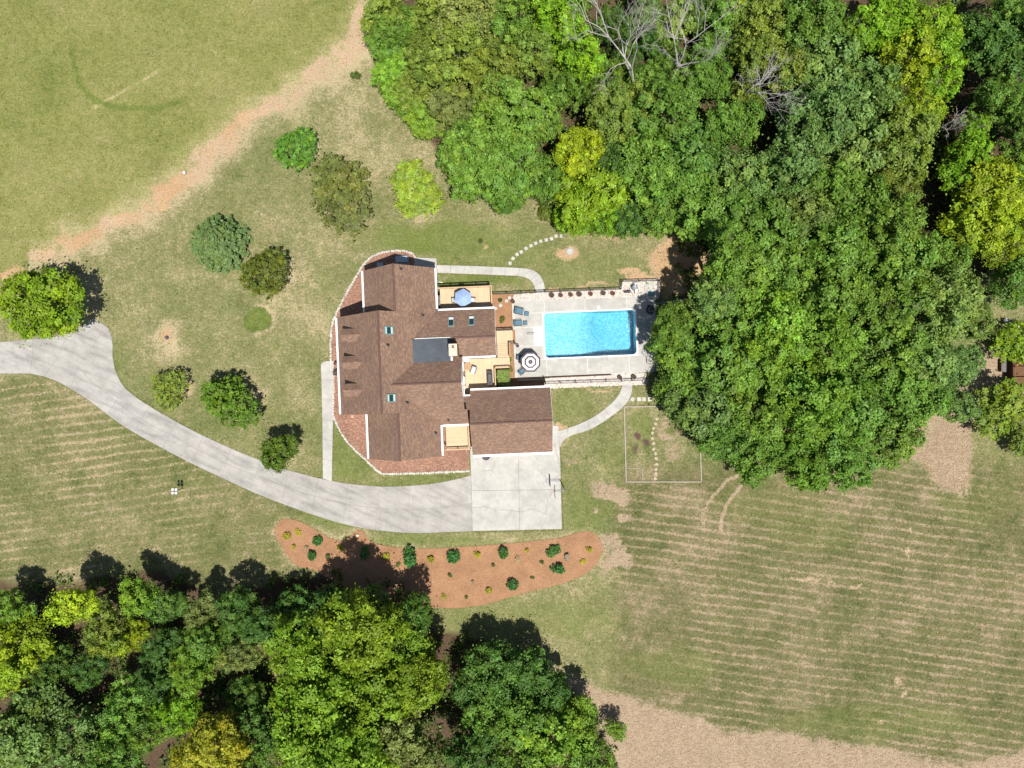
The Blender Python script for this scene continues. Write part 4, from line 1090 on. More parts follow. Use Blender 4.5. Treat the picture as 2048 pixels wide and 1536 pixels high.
# ------------------------------------------------------------------ garden furniture
def hthing(name, label, cat, px, py, z=0.0, rz=0.0, group=None):
    return thing(name, label, cat, W(px, py, z), TH + rz, group)
def umbrella(name, label, px, py, zb, n, r, h, mats, rings, phase):
    t = hthing(name, label, 'umbrella', px, py, zb)
    prof = [(.02, h)] + [(r * k, h - .50 * k ** 1.25) for k, _ in rings]
    b = MB()
    for i in range(len(prof) - 1):
        b.lathe([prof[i], prof[i + 1]], n, mi=rings[i][1], phase=phase)
    b.lathe([prof[-1], (prof[-1][0], prof[-1][1] - .10)], n, mi=rings[-1][1], phase=phase)
    b.build('canopy', mats, t)
    MB().tube((0, 0, 0), (0, 0, h + .06), .025, n=8).build('pole', grey_metal, t)
    b = MB()
    for i in range(n):
        a = 2 * math.pi * i / n + phase
        b.tube((.03 * math.cos(a), .03 * math.sin(a), h - .05), (r * .97 * math.cos(a), r * .97 * math.sin(a), prof[-1][1] - .03), .012, n=5)
    b.build('ribs', grey_metal, t)
    MB().lathe([(0, .001), (.28, .001), (.26, .07), (.05, .09), (.05, .2), (0, .2)], 16).build('base', black_metal, t)
    MB().lathe([(0, h + .12), (.04, h + .08), (.02, h + .03), (.03, h)], 8).build('finial', white_paint, t)
    return t
umbrella('patio_umbrella', 'octagonal umbrella with dark and white rings beside the pool', 1060, 725, .10, 8, 1.30, 2.45, [stripe_dark, stripe_white],
         [(.22, 0), (.45, 1), (.61, 0), (.83, 1), (1.0, 0)], math.radians(22.5 - 2))
umbrella('patio_umbrella', 'plain light blue umbrella over the table on the raised deck', 928, 599, 2.5, 6, 1.10, 2.25, [blue_canvas], [(.5, 0), (1.0, 0)], math.radians(25))
def table(name, label, px, py, zb, r, h, m):
    t = hthing(name, label, 'table', px, py, zb)
    MB().lathe([(0.04, h), (r, h), (r, h - .04), (.04, h - .04), (.04, h)], 24).build('table_top', m, t)
    for i in range(4):
        a = math.pi / 4 + i * math.pi / 2
        MB().tube((r * .3 * math.cos(a), r * .3 * math.sin(a), h - .04), (r * .75 * math.cos(a), r * .75 * math.sin(a), 0), .025).build('leg', m, t)
table('patio_table', 'round dark table under the ringed pool umbrella', 1060, 725, .10, .55, .72, frame_brown)
table('patio_table', 'round dark table under the blue deck umbrella', 928, 599, 2.5, .6, .72, frame_brown)
table('side_table', 'round wooden slatted table on the rear deck beside a pale chair', 935, 733, 1.6, .48, .6, mat('slat_wood', (0.42, 0.28, 0.16), (0.34, 0.22, 0.12), 9, .7))

def chair_parts(t, seat_m, frame_m, w_=.78, d=.80, hb=.80, sh=.38):
    """armchair facing +x, back at -x"""
    b = MB()
    for x in (-d / 2 + .04, d / 2 - .04):
        for y in (-w_ / 2 + .03, w_ / 2 - .03): MB().box(x - .025, x + .025, y - .025, y + .025, 0, .58).build('leg', frame_m, t)
    for y in (-w_ / 2 + .03, w_ / 2 - .03):
        MB().box(-d / 2, d / 2, y - .035, y + .035, .58, .61).build('armrest', frame_m, t)
    MB().box(-d / 2 + .02, d / 2 - .02, -w_ / 2 + .06, w_ / 2 - .06, sh - .12, sh - .06).build('seat_frame', frame_m, t)
    b = MB(); b.box(-d / 2 + .06, d / 2 + .03, -w_ / 2 + .075, w_ / 2 - .075, sh - .055, sh + .07)
    o = b.build('seat_cushion', seat_m, t)
    M = Matrix.Translation((-d / 2 + .02, 0, sh)) @ Matrix.Rotation(math.radians(-14), 4, 'Y')
    MB().box(-.05, .07, -w_ / 2 + .075, w_ / 2 - .075, .08, hb - sh, M).build('back_cushion', seat_m, t)
    MB().box(-.09, -.052, -w_ / 2, w_ / 2, 0, hb - sh + .05, M).build('backrest', frame_m, t)
def ottoman_parts(t, seat_m, frame_m, s=.5):
    for x in (-s / 2 + .03, s / 2 - .03):
        for y in (-s / 2 + .03, s / 2 - .03): MB().box(x - .025, x + .025, y - .025, y + .025, 0, .28).build('leg', frame_m, t)
    MB().box(-s / 2, s / 2, -s / 2, s / 2, .28, .33).build('frame', frame_m, t)
    MB().box(-s / 2 + .03, s / 2 - .03, -s / 2 + .03, s / 2 - .03, .332, .44).build('cushion', seat_m, t)
G1 = 'cushioned chairs by the pool'
c = hthing('lounge_chair', 'steel blue cushioned chair turned askew at the upper left pool corner', 'chair', 1039, 623, .1, math.radians(-15), G1); chair_parts(c, cushion, frame_brown, .86, .92)
c = hthing('lounge_chair', 'steel blue cushioned chair standing square, level with the pool steps', 'chair', 1037, 646.5, .1, 0, G1); chair_parts(c, cushion, frame_brown, .74, .86)
c = hthing('lounge_chair', 'steel blue chair poking out below the ringed umbrella', 'chair', 1044, 743, .1, math.radians(38), G1); chair_parts(c, cushion, frame_brown, .62, .62)
c = hthing('lounge_chair', 'steel blue chair in the shadow left of the ringed umbrella', 'chair', 1041, 716, .1, math.radians(-10), G1); chair_parts(c, cushion, frame_brown, .62, .62)
t = hthing('ottoman', 'steel blue footstool turned askew beside the upper lounge chair', 'ottoman', 1053.5, 628, .1, math.radians(-14), 'footstools by the pool'); ottoman_parts(t, cushion, frame_brown, .52)
t = hthing('ottoman', 'steel blue footstool standing square beside the lower lounge chair', 'ottoman', 1050.5, 646.5, .1, 0, 'footstools by the pool'); ottoman_parts(t, cushion, frame_brown, .5)
c = hthing('deck_chair', 'grey deck chair left of the blue umbrella', 'chair', 912, 601, 2.5, math.radians(5), 'chairs at the blue umbrella'); chair_parts(c, pale_cushion, frame_brown, .62, .6)
c = hthing('deck_chair', 'grey deck chair right of the blue umbrella', 'chair', 944.5, 601, 2.5, math.radians(172), 'chairs at the blue umbrella'); chair_parts(c, pale_cushion, frame_brown, .62, .6)
c = hthing('deck_chair', 'pale fabric armchair turned askew in the middle of the rear deck', 'chair', 947, 741.5, 1.6, math.radians(-112)); chair_parts(c, pale_cushion, frame_brown, .66, .7)
t = hthing('bench', 'white bench against the house wall in the corner of the rear deck', 'bench', 930.5, 721, 1.6, math.radians(-8))
MB().box(-.5, .5, -.2, .2, .4, .45).build('seat', white_paint, t); MB().box(-.5, .5, .18, .23, .45, .85).build('backrest', white_paint, t)
for x in (-.45, .45):
    for y in (-.15, .15): MB().box(x - .03, x + .03, y - .03, y + .03, 0, .4).build('leg', white_paint, t)
t = hthing('console_table', 'narrow weathered console table against the wall of the raised deck', 'table', 877.5, 604, 2.5)
MB().box(-.25, .25, -.68, .68, .78, .83).build('table_top', grey_wood, t); MB().box(-.22, .22, -.62, .62, .2, .24).build('shelf', timber_pale, t)
for x in (-.2, .2):
    for y in (-.6, .6): MB().box(x - .03, x + .03, y - .03, y + .03, 0, .78).build('leg', grey_wood, t)
MB().lathe([(0, .83), (.12, .83), (.16, 1.0), (.13, 1.0), (.1, .9), (0, .9)], 12).build('bowl', pot_dark, t)
t = hthing('gas_grill', 'dark grey gas grill on the right edge of the rear deck', 'grill', 980, 756, 1.6)
MB().box(-.32, .32, -.85, .85, .1, .85).build('cabinet', black_metal, t)
b = MB(); pr = [(-.3, .852), (.3, .852), (.3, 1.02), (.2, 1.18), (-.2, 1.18), (-.3, 1.02)]
b.add([(x, y, z) for y in (-.45, .45) for x, z in pr], [tuple(range(6)), tuple(range(6, 12))[::-1]] + [(i, 6 + i, 6 + (i + 1) % 6, (i + 1) % 6) for i in range(6)])
b.build('lid', mat('charcoal_enamel', (0.06, 0.065, 0.075), (0.05, 0.055, 0.06), 4, .4), t)
MB().tube((.33, -.35, 1.0), (.33, .35, 1.0), .02).build('handle', steel, t)
for y in (-.68, .68): MB().box(-.3, .3, y - .16, y + .16, .852, .88).build('side_shelf', black_metal, t)

# pots
def pot(label, px, py, z, r, h, m, plant=None, group=None):
    t = hthing('plant_pot', label, 'pot', px, py, z, 0, group)
    MB().lathe([(.001, 0), (r * .75, 0), (r, h), (r * 1.06, h), (r * 1.06, h + .05), (r * .88, h + .05), (r * .85, h - .05)], 18).build('pot', m, t)
    MB().lathe([(.001, h - .04), (r * .86, h - .04)], 18).build('soil', soil, t)
    return t
row = [(1103, 591, .31, pot_dark), (1121, 591, .27, terracotta), (1141, 590, .27, terracotta), (1158, 589, .31, pot_dark), (1181, 588.5, .27, terracotta), (1206, 587, .28, pot_dark), (1225, 587.5, .27, terracotta)]
for i, (px, py, r, m) in enumerate(row):
    pot(f'round {"dark brown" if m is pot_dark else "terracotta"} pot, {ordinal(i)} from the left in the row on white gravel', px, py, .06, r, .34, m, group='pots on the gravel')
pot('dark pot on the upper left corner of the pool paving', 1026, 604, .1, .24, .4, pot_dark)
pot('grey pot on the paving between the steps and ringed umbrella', 1035, 692, .1, .22, .42, tank_m)
pot('plum coloured pot left of the lower pool gate', 1239, 755, .06, .26, .4, mat('plum_glaze', (0.16, 0.05, 0.07), (0.1, 0.04, 0.05), 6, .4))
pot('dark pot right of the lower pool gate under the tree', 1267, 754, .06, .28, .4, pot_dark)
pot('small pot on the front porch edge beside the upper white railing', 671, 727, .45, .18, .3, terracotta)
t = thing('rocking_chair', 'dark rocking chair on the front porch beside the lower white railing', 'chair', W(672, 746, .45), TH + math.radians(190)); chair_parts(t, frame_brown, black_metal, .55, .5, .9)

# basketball hoop
t = thing('basketball_hoop', 'black pole basketball hoop at the right edge of the garage apron', 'basketball hoop', W(1127, 973.8), TH)
b = MB(); b.tube((0, 0, 0), (0, 0, 3.25), .06, n=10).build('pole', black_metal, t)
b = MB(); b.path([(0, .05, 3.2), (-1.22, .05, 3.3)], .04); b.path([(0, -.05, 2.75), (-1.22, -.05, 2.95)], .035); b.build('arm', grey_metal, t)
MB().box(-1.32, -1.26, -.72, .72, 2.75, 3.65).build('backboard', black_metal, t)
b = MB()
for i in range(16):
    a, c_ = 2 * math.pi * i / 16, 2 * math.pi * (i + 1) / 16
    b.tube((-1.60 + .23 * math.cos(a), .23 * math.sin(a), 2.95), (-1.60 + .23 * math.cos(c_), .23 * math.sin(c_), 2.95), .015, n=5)
b.box(-1.4, -1.32, -.06, .06, 2.88, 2.96)
b.build('rim', red_rim, t)
b = MB()
for i in range(12):
    a = 2 * math.pi * i / 12
    b.tube((-1.60 + .22 * math.cos(a), .22 * math.sin(a), 2.94), (-1.60 + .13 * math.cos(a + .4), .13 * math.sin(a + .4), 2.5), .008, n=4)
tag(b.build('net', white_paint, t))
# bird house pole
t = thing('bird_house_pole', 'pole with four small white bird houses on the lower left lawn', 'bird house', W(366, 977))
MB().tube((0, 0, 0), (0, 0, 2.1), .045).build('pole', black_metal, t)
for i in range(4):
    a = math.pi / 4 + i * math.pi / 2; x, y = .30 * math.cos(a), .30 * math.sin(a)
    h = MB().box(x - .11, x + .11, y - .11, y + .11, 2.05, 2.3).build('nest_box', white_paint, t)
    MB().add([(x - .14, y - .14, 2.3), (x + .14, y - .14, 2.3), (x + .14, y + .14, 2.3), (x - .14, y + .14, 2.3), (x, y - .14, 2.42), (x, y + .14, 2.42)], [(0, 4, 5, 3), (1, 2, 5, 4), (0, 1, 4), (2, 3, 5)]).build('nest_roof', white_paint, h)
MB().box(-.3, .3, -.02, .02, 2.0, 2.045).box(-.02, .02, -.3, .3, 1.95, 1.995).build('crossarm', black_metal, t)

# equipment by the house
t = hthing('heat_pump', 'grey outdoor heat pump cabinet in the shade behind the house', 'air conditioner', 803, 518, 1.0)
MB().box(-.68, .68, -.33, .33, -.9, .0).build('cabinet', grey_metal, t); MB().box(-.74, .74, -.38, .38, .0, .06).build('lid', mat('pale_blue_metal', (0.36, 0.45, 0.52), (0.32, 0.40, 0.47), 4, .45, .2), t)
MB().box(-.8, .8, -.45, .45, -1.0, -.9).build('base_pad', paver_m, t)
t = hthing('utility_box', 'small blue grey utility box tucked under the upper gable end', 'utility box', 760, 530.5, .5)
MB().box(-.35, .35, -.25, .3, -.5, .0).build('body', grey_metal, t); MB().box(-.39, .39, -.29, .34, .0, .05).build('cover', mat('pale_blue_metal', (0.36, 0.45, 0.52)), t)
o = MB().box(-.14, .14, -.16, .16, .04, .1).build('splash_block', pink_m); o.location = W(705, 833); tag(o, 'small pink splash block on the mulch left of the house', 'splash block')
t = hthing('doormat', 'round dark mat on the apron half hidden by the garage gutter', 'mat', 972, 912.5, .075)
MB().lathe([(.001, .012), (.52, .012), (.52, 0)], 28).build('mat', plum_mat, t)
MB().box(-.72, .72, .1, .34, .012, .1).build('rolled_cloth', purple_m, t)
t = thing('wall_lamp_post', 'dark lantern and pale box on the right wall of the garage', 'lantern', HW(13.62, -6.9, 0))
MB().box(-.1, .1, -.12, .12, 2.2, 2.6).build('lantern', black_metal, t); MB().box(-.12, .12, .3, .6, 0, .9).build('meter_box', white_plastic, t); MB().box(-.14, -.1, -.15, .15, 2.0, 2.7).build('bracket', black_metal, t)

# pool machinery
t = hthing('pool_filter', 'grey pool filter tank with white pipes behind the upper pool fence', 'pool filter', 1268, 575, .06)
MB().lathe([(.001, 0), (.36, 0), (.38, .5), (.30, .75), (.12, .85), (.001, .87)], 18).build('tank', tank_m, t, True)
b = MB(); b.path([(.0, 0, .85), (.0, .4, .85), (.55, .4, .85)], .05); b.path([(.1, 0, .7), (.1, -.85, .35), (.8, -.85, .35)], .05); b.path([(.1, -.3, .6), (.6, -.3, .6), (.6, -.6, .3)], .05); b.path([(-.55, -.2, .4), (-.15, -.85, .4)], .045)
b.build('pipework', white_plastic, t)
t = hthing('pool_pump', 'dark pool pump left of the filter tank', 'pump', 1252, 584, .06)
MB().tube((-.28, 0, .22), (.22, 0, .22), .16, n=14).build('motor', black_metal, t); MB().lathe([(.001, .05), (.17, .05), (.17, .45), (.001, .47)], 14, Matrix.Translation((.36, 0, 0))).build('strainer', plum_mat, t); MB().box(-.3, .5, -.15, .15, 0, .06).build('base', white_plastic, t)
for i, (px, py) in enumerate(((1284, 571), (1292.5, 571.5), (1300.5, 572), (1308, 570), (1284, 580), (1292.5, 580), (1284, 588), (1292.5, 588))):
    o = MB().box(-.22, .22, -.22, .22, .05, .11).build('paver', paver_m); o.location = W(px, py); o.rotation_euler = (0, 0, TH)
    tag(o, f'square grey paver beside the pool filter, {ordinal(i % 4 if i < 4 else (i - 4) % 2)} from the left in the {ordinal(0 if i < 4 else 1 + (i - 4) // 2)} row', 'paver', 'pavers by the pool filter')
t = hthing('hose_coil', 'coiled aqua hose on the pavers beside the pool filter', 'hose', 1302, 587, .12)
b = MB()
for k in range(3):
    r = .24 + .05 * k
    for i in range(14): b.tube((r * math.cos(i * .449), r * math.sin(i * .449), .03 + .02 * k), (r * math.cos((i + 1) * .449), r * math.sin((i + 1) * .449), .03 + .02 * k), .025, n=5)
b.build('coil', aqua_plastic, t)
t = hthing('watering_can', 'bright green watering can on a paver by the upper fence', 'watering can', 1294, 567, .12)
MB().lathe([(.001, 0), (.13, 0), (.12, .25), (.001, .27)], 12).build('can', green_plastic, t); MB().tube((.1, 0, .08), (.32, .05, .28), .02).build('spout', green_plastic, t)
a, c_ = W(1297, 610.5, .9), W(1366, 599, 1.3)
o = MB().tube(a - a, c_ - a, .035, n=8).build('pole', blue_pole_m)
t = thing('pool_brush', 'long pale blue pool pole over the fence by the shaded corner', 'pool brush', a); o.parent = t
MB().cbox((0, 0, 0), (.35, .12, .1)).build('brush_head', black_metal, t)
MB().tube((.3, .05, 0), (.3, .05, -.8), .03).tube((2.6, .43, .2), (2.6, .43, -1.3), .03).build('hook_post', black_metal, t)
t = hthing('hose_reel', 'dark hose reel in the tree shade beside the right end of the pool', 'hose reel', 1300, 620, .1)
b = MB()
for k in range(3):
    r = .36 + .07 * k
    for i in range(16): b.tube((r * math.cos(i * .393), r * math.sin(i * .393), .05 + .05 * k), (r * math.cos((i + 1) * .393), r * math.sin((i + 1) * .393), .05 + .05 * k), .04, n=5)
b.build('hose', plum_mat, t); MB().box(-.2, .2, -.08, .08, 0, .5).build('stand', black_metal, t)

# ------------------------------------------------------------------ black metal fences
def fence(name, label, pts, spacing=1.92, gate=None, h=1.2):
    P = [W(*p) for p in pts]
    t = thing(name, label, 'fence', P[0])
    o0 = P[0]
    pk = MB()
    for a, c_ in zip(P[:-1], P[1:]):
        a, c_ = a - o0, c_ - o0
        d = c_ - a; L_ = d.length; d.normalize(); n = Vector((-d.y, d.x, 0)) * .02
        for z in (.15, h - .15, h):
            vs = [p + n * s + Vector((0, 0, z + k)) for p in (a, c_) for k in (-.04, 0) for s in (-1, 1)]
            MB().add(vs, [(0, 1, 3, 2), (4, 6, 7, 5), (0, 4, 5, 1), (2, 3, 7, 6), (0, 2, 6, 4), (1, 5, 7, 3)]).build('rail', black_metal, t)
        k = int(L_ / .11)
        for i in range(k):
            p = a + d * (L_ * (i + .5) / k); pk.box(p.x - .009, p.x + .009, p.y - .009, p.y + .009, .1, h - .02)
        m_ = max(1, round(L_ / spacing))
        for i in range(m_ + 1):
            p = a + d * (L_ * i / m_); MB().box(p.x - .04, p.x + .04, p.y - .04, p.y + .04, 0, h + .08).build('post', black_metal, t)
    tag(pk.build('pickets', black_metal, t), kind='stuff')
    return t
fence('metal_fence', 'black metal picket fence from the raised deck to the upper gate', [(987, 589), (1071, 585.5)])
fence('metal_gate', 'black metal gate across the garden walkway above the pool', [(1072, 585.4), (1090, 584.6)], 1.2)
fence('metal_fence', 'black metal picket fence along the upper gravel strip and pump corner', [(1091, 584.5), (1240, 579), (1242, 564), (1314, 562)])
fence('metal_fence', 'black metal picket fence down the shaded right end of the pool', [(1317, 562), (1316, 640), (1308, 748)])
fence('metal_fence', 'black metal picket fence along the lower gravel strip', [(1088, 756), (1091, 767.5), (1243, 762.5)])
fence('metal_gate', 'black metal gate across the curved walkway below the pool', [(1244, 762.3), (1264, 761.5)], 1.3)
fence('metal_fence', 'short black metal fence between the lower gate and the big trees', [(1265, 761.5), (1300, 760)])

# ------------------------------------------------------------------ stepping stones, edging, small yard things
def step_stone(label, cat_group, px, py, rz, s=.34, m=paver_m, rough=False, hh=.05):
    if rough:
        r = random.Random(int(px * 7 + py)); n = 7
        poly = [(s * r.uniform(.7, 1.15) * math.cos(2 * math.pi * i / n), s * .8 * r.uniform(.7, 1.15) * math.sin(2 * math.pi * i / n)) for i in range(n)]
        b = MB().prism(poly, 0, hh)
    else:
        b = MB(); b.box(-s, s, -s, s, 0, hh); b.box(-s * .55, s * .55, -s * .55, s * .55, hh, hh + .006)
    o = b.build('stepping_stone', m); o.location = W(px, py); o.rotation_euler = (0, 0, rz)
    tag(o, label, 'stepping stone', cat_group)
arc = [(1020, 526.5, 0), (1026, 517, -.3), (1034, 509, .6), (1042.5, 504, .5), (1052, 497, .6), (1062, 491.5, .3), (1071.5, 486.5, .5), (1081.5, 482.5, .1), (1092.5, 480, .15), (1103, 477.5, .3), (1112, 472.5, .2), (1123, 472, .1)]
for i, (px, py, a) in enumerate(arc):
    step_stone(f'square grey stepping stone, {ordinal(i)} from the lower end of the curved row on the lawn', 'curved row of stepping stones', px, py, a, .20)
for i, (px, py, a) in enumerate(((1265, 798.5, -.5), (1278, 798.5, .05), (1288, 798.5, 0), (1299.5, 798.5, .05))):
    step_stone(f'pale square stepping stone, {ordinal(i)} from the left beside the curved walkway', 'pale pavers by the curved walkway', px, py, a, .24, stone_pale)
for i, (px, py) in enumerate(((1314, 838), (1311, 848), (1307, 857), (1305, 866), (1305, 877), (1307, 887), (1307, 898), (1311, 907), (1312, 917), (1313, 929), (1312, 939), (1312, 948), (1310.5, 957))):
    step_stone(f'irregular cream flagstone, {ordinal(i)} from the top of the line in the garden plot', 'flagstones in the garden plot', px, py, i * .7, .25, mat('cream_flagstone', (0.46, 0.385, 0.28), (0.37, 0.31, 0.22), 6, .9), True)
for i, (px, py) in enumerate(((991, 617), (1001, 611), (1013, 602), (1019, 596))):
    step_stone(f'pale stepping stone, {ordinal(i)} from the house across the orange mulch', 'stepping stones across the mulch', px, py, .5 + i * .4, .19, paver_m, hh=.08)
gf = thing('garden_edging', 'rectangle of pale timber edging round the garden plot', 'garden edging')
def bar(root, a, c_, w_=.06, h=.16, m=timber_pale):
    a, c_ = W(*a), W(*c_); d = (c_ - a).normalized(); n = Vector((-d.y, d.x, 0)) * w_
    MB().prism([tuple((a - n)[:2]), tuple((c_ - n)[:2]), tuple((c_ + n)[:2]), tuple((a + n)[:2])], 0, h).build('board', m, root)
for a, c_ in (((1248, 814), (1252, 963)), ((1252, 963.5), (1402, 963.5)), ((1248, 813.5), (1398, 812)), ((1398, 813), (1402, 962))): bar(gf, a, c_)
for a, c_ in (((1254, 936), (1283, 935.5)), ((1284.5, 937), (1285.5, 961))): bar(gf, a, c_, .035, .1)
t = thing('septic_lid', 'round concrete lid set in bare soil above the pool', 'lid', W(1139.5, 502.5))
MB().lathe([(.001, .12), (.34, .12), (.37, .09), (.37, 0)], 24).build('lid', concrete_new, t); MB().lathe([(.40, 0), (.40, .16), (.46, .16), (.5, 0)], 24).build('collar', paver_m, t)
t = thing('well_cap', 'small blue white well cap on the bare dirt track', 'well cap', W(371, 347))
MB().tube((0, 0, 0), (0, 0, .35), .14, n=12).build('pipe', blue_pole_m, t); MB().lathe([(.001, .42), (.17, .42), (.17, .35), (.1, .35)], 12).build('cap', white_plastic, t)
t = thing('tree_stump', 'small dark stump in the tan ring on the left lawn', 'stump', W(334, 675))
MB().lathe([(.001, .2), (.2, .2), (.22, .1), (.26, 0)], 10).build('stump', plum_mat, t)
t = thing('garden_light', 'small white garden light in the notch of the pine straw bed', 'garden light', W(716, 1070))
MB().tube((0, 0, 0), (0, 0, .3), .03).build('stake', white_paint, t); MB().lathe([(.001, .36), (.13, .33), (.13, .28), (.001, .28)], 10).build('head', white_paint, t)

# ------------------------------------------------------------------ neighbouring yard at the right edge
t = thing('wooden_platform', 'grey plank platform on bare ground at the right edge', 'platform', W(2013, 732, .6), math.radians(-1))
for i in range(8): MB().box(-.62 + i * .155, -.62 + i * .155 + .145, -.75, .75, -.04, .0).build('plank', grey_wood, t)
MB().box(-.6, .6, -.7, .7, -.6, -.045).build('frame', timber_brown, t)
t = thing('play_shed', 'dark brown timber shed with framed roof at the right edge', 'shed', W(2062, 745, 1.8), math.radians(-1))
MB().box(-1.9, 1.6, -1.9, 1.9, -1.8, -.5).build('wall', timber_brown, t)
MB().box(-2.0, 1.7, -2.0, 2.0, -.5, -.35).build('floor', brown_roof, t)
b = MB()
for y in (-1.95, -.65, .65, 1.95): b.box(-2.0, 1.7, y - .06, y + .06, .0, .12)
for x in (-1.95, 0, 1.65): b.box(x - .06, x + .06, -2.0, 2.0, -.06, -.005)
b.path([(-1.9, .65, .02), (-.2, 1.9, .02)], .06); b.path([(-.2, .7, .02), (-1.9, 1.9, .02)], .06)
b.build('roof_frame', mat('red_brown_beam', (0.22, 0.09, 0.045), (0.16, 0.065, 0.035), 4, .8), t)
for x in (-1.9, 1.6):
    for y in (-1.9, 1.9): MB().box(x - .08, x + .08, y - .08, y + .08, -.35, .0).build('post', timber_brown, t)
for i, (px, py, a) in enumerate(((2008, 643, .2), (2027, 648, -.1))):
    t = thing('lawn_chair', ('left' if i == 0 else 'right') + ' one of two white lawn chairs at the right edge', 'chair', W(px, py), a + math.pi / 2, 'white lawn chairs'); chair_parts(t, white_plastic, white_plastic, .6, .6)
t = thing('metal_fence', 'thin dark rail fence behind the white lawn chairs', 'fence', W(1985, 646))
for z in (.5, 1.0): MB().box(0, 4.5, -.02, .02, z - .03, z).build('rail', black_metal, t)
for i in range(4): MB().box(i * 1.48 - .03, i * 1.48 + .03, -.03, .03, 0, 1.05).build('post', black_metal, t)

# ------------------------------------------------------------------ foliage
def leaves_mesh(name, P, Nn, size, leafv, clumpv, m=None, aspect=1.45, rng=None):
    """one small pointed leaf blade (two triangles, folded along its midrib) for every point"""
    rng = rng or RNG
    k = len(P)
    Nn = Nn / (np.linalg.norm(Nn, axis=1, keepdims=True) + 1e-9)
    t = rng.normal(size=(k, 3)); t -= Nn * (t * Nn).sum(1, keepdims=True); t /= np.linalg.norm(t, axis=1, keepdims=True) + 1e-9
    b = np.cross(Nn, t)
    s = (size * rng.uniform(.7, 1.3, k))[:, None]
    V = np.stack([P - t * s * aspect * .5, P + b * s * .5 + t * s * .06 - Nn * s * .10, P + t * s * aspect * .5, P - b * s * .5 + t * s * .06 - Nn * s * .10], 1).reshape(-1, 3)
    base = np.arange(k) * 4
    F = np.stack([base, base + 1, base + 2, base, base + 2, base + 3], 1).reshape(-1, 3)
    me = bpy.data.meshes.new(name)
    me.vertices.add(len(V)); me.vertices.foreach_set('co', V.astype(np.float32).ravel())
    me.loops.add(F.size); me.loops.foreach_set('vertex_index', F.ravel())
    me.polygons.add(len(F)); me.polygons.foreach_set('loop_start', np.arange(len(F)) * 3); me.polygons.foreach_set('loop_total', np.full(len(F), 3))
    for nme, a in (('leafvar', leafv), ('clumpvar', clumpv)):
        at = me.attributes.new(nme, 'FLOAT', 'FACE'); at.data.foreach_set('value', np.repeat(a, 2).astype(np.float32))
    me.update(); me.validate()
    me.materials.append(m or leaf_m)
    return me
def unit(r, k):
    d = r.normal(size=(k, 3)); return d / np.linalg.norm(d, axis=1, keepdims=True)
def crown(seed, puffs=70, per=300, leaf=.05, pr=(.15, .29), flat=1.0, gap=.62, holes=.0, fill=2500):
    """a crown of radius 1: leaf clumps on boughs spread over an uneven dome, each clump made of leaf sprays"""
    r = np.random.default_rng(seed)
    lob = [(unit(r, 1)[0], r.uniform(.14, .36)) for _ in range(9)]
    P, Nn, lv, cv = [], [], [], []
    got = 0; tries = 0; cs = []
    while got < puffs and tries < 4000:
        tries += 1
        d = unit(r, 1)[0]
        if d[2] < -.35: continue
        rad = .80
        for l, a in lob: rad += a * max(0, float(d @ l)) ** 3 - a * .22
        rad *= r.uniform(.88, 1.08)
        if r.random() < .25: rad *= r.uniform(.45, .8)
        rp = r.uniform(*pr)
        c = d * (rad - rp * .35); c[2] *= flat
        if any(np.linalg.norm(c - q) < gap * (rp + w) for q, w in cs): continue
        cs.append((c, rp)); got += 1
        if r.random() < holes: continue
        n = int(per * (rp / pr[1]) ** 2 * 1.6)
        cvar = np.clip(.5 + .26 * r.normal(), 0, 1)
        # sprays inside the clump
        ns = max(6, n // 34)
        sd = unit(r, ns); out = c / (np.linalg.norm(c) + 1e-6)
        sd = sd + .35 * out + np.array([0, 0, .35]); sd /= np.linalg.norm(sd, axis=1, keepdims=True)
        sc_ = c + sd * rp * r.uniform(.55, 1.05, (ns, 1)) * np.array([1, 1, .8])
        k = r.integers(0, ns, n)
        p = sc_[k] + r.normal(size=(n, 3)) * rp * np.array([.17, .17, .09])
        tilt = sd * .75 + np.array([0, 0, .55]) + r.normal(size=(ns, 3)) * .42
        stray = r.random(n) < .10
        p[stray] += r.normal(size=(stray.sum(), 3)) * rp * .45
        nn = tilt[k] + r.normal(size=(n, 3)) * .26
        P.append(p); Nn.append(nn)
        lv.append(np.clip(.5 + .15 * r.normal(size=n) + .55 * (r.random(ns)[k] - .5), 0, 1)); cv.append(np.clip(cvar + .1 * r.normal(size=ns)[k], 0, 1))  # random spray brightness imitates lit and shaded sprays in the leaf colour
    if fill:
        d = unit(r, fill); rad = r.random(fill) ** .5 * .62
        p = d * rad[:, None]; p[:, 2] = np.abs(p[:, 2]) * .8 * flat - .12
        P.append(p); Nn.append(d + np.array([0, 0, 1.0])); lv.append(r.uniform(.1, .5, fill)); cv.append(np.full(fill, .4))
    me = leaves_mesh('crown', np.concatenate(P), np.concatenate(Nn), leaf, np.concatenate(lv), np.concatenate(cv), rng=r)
    return me, cs
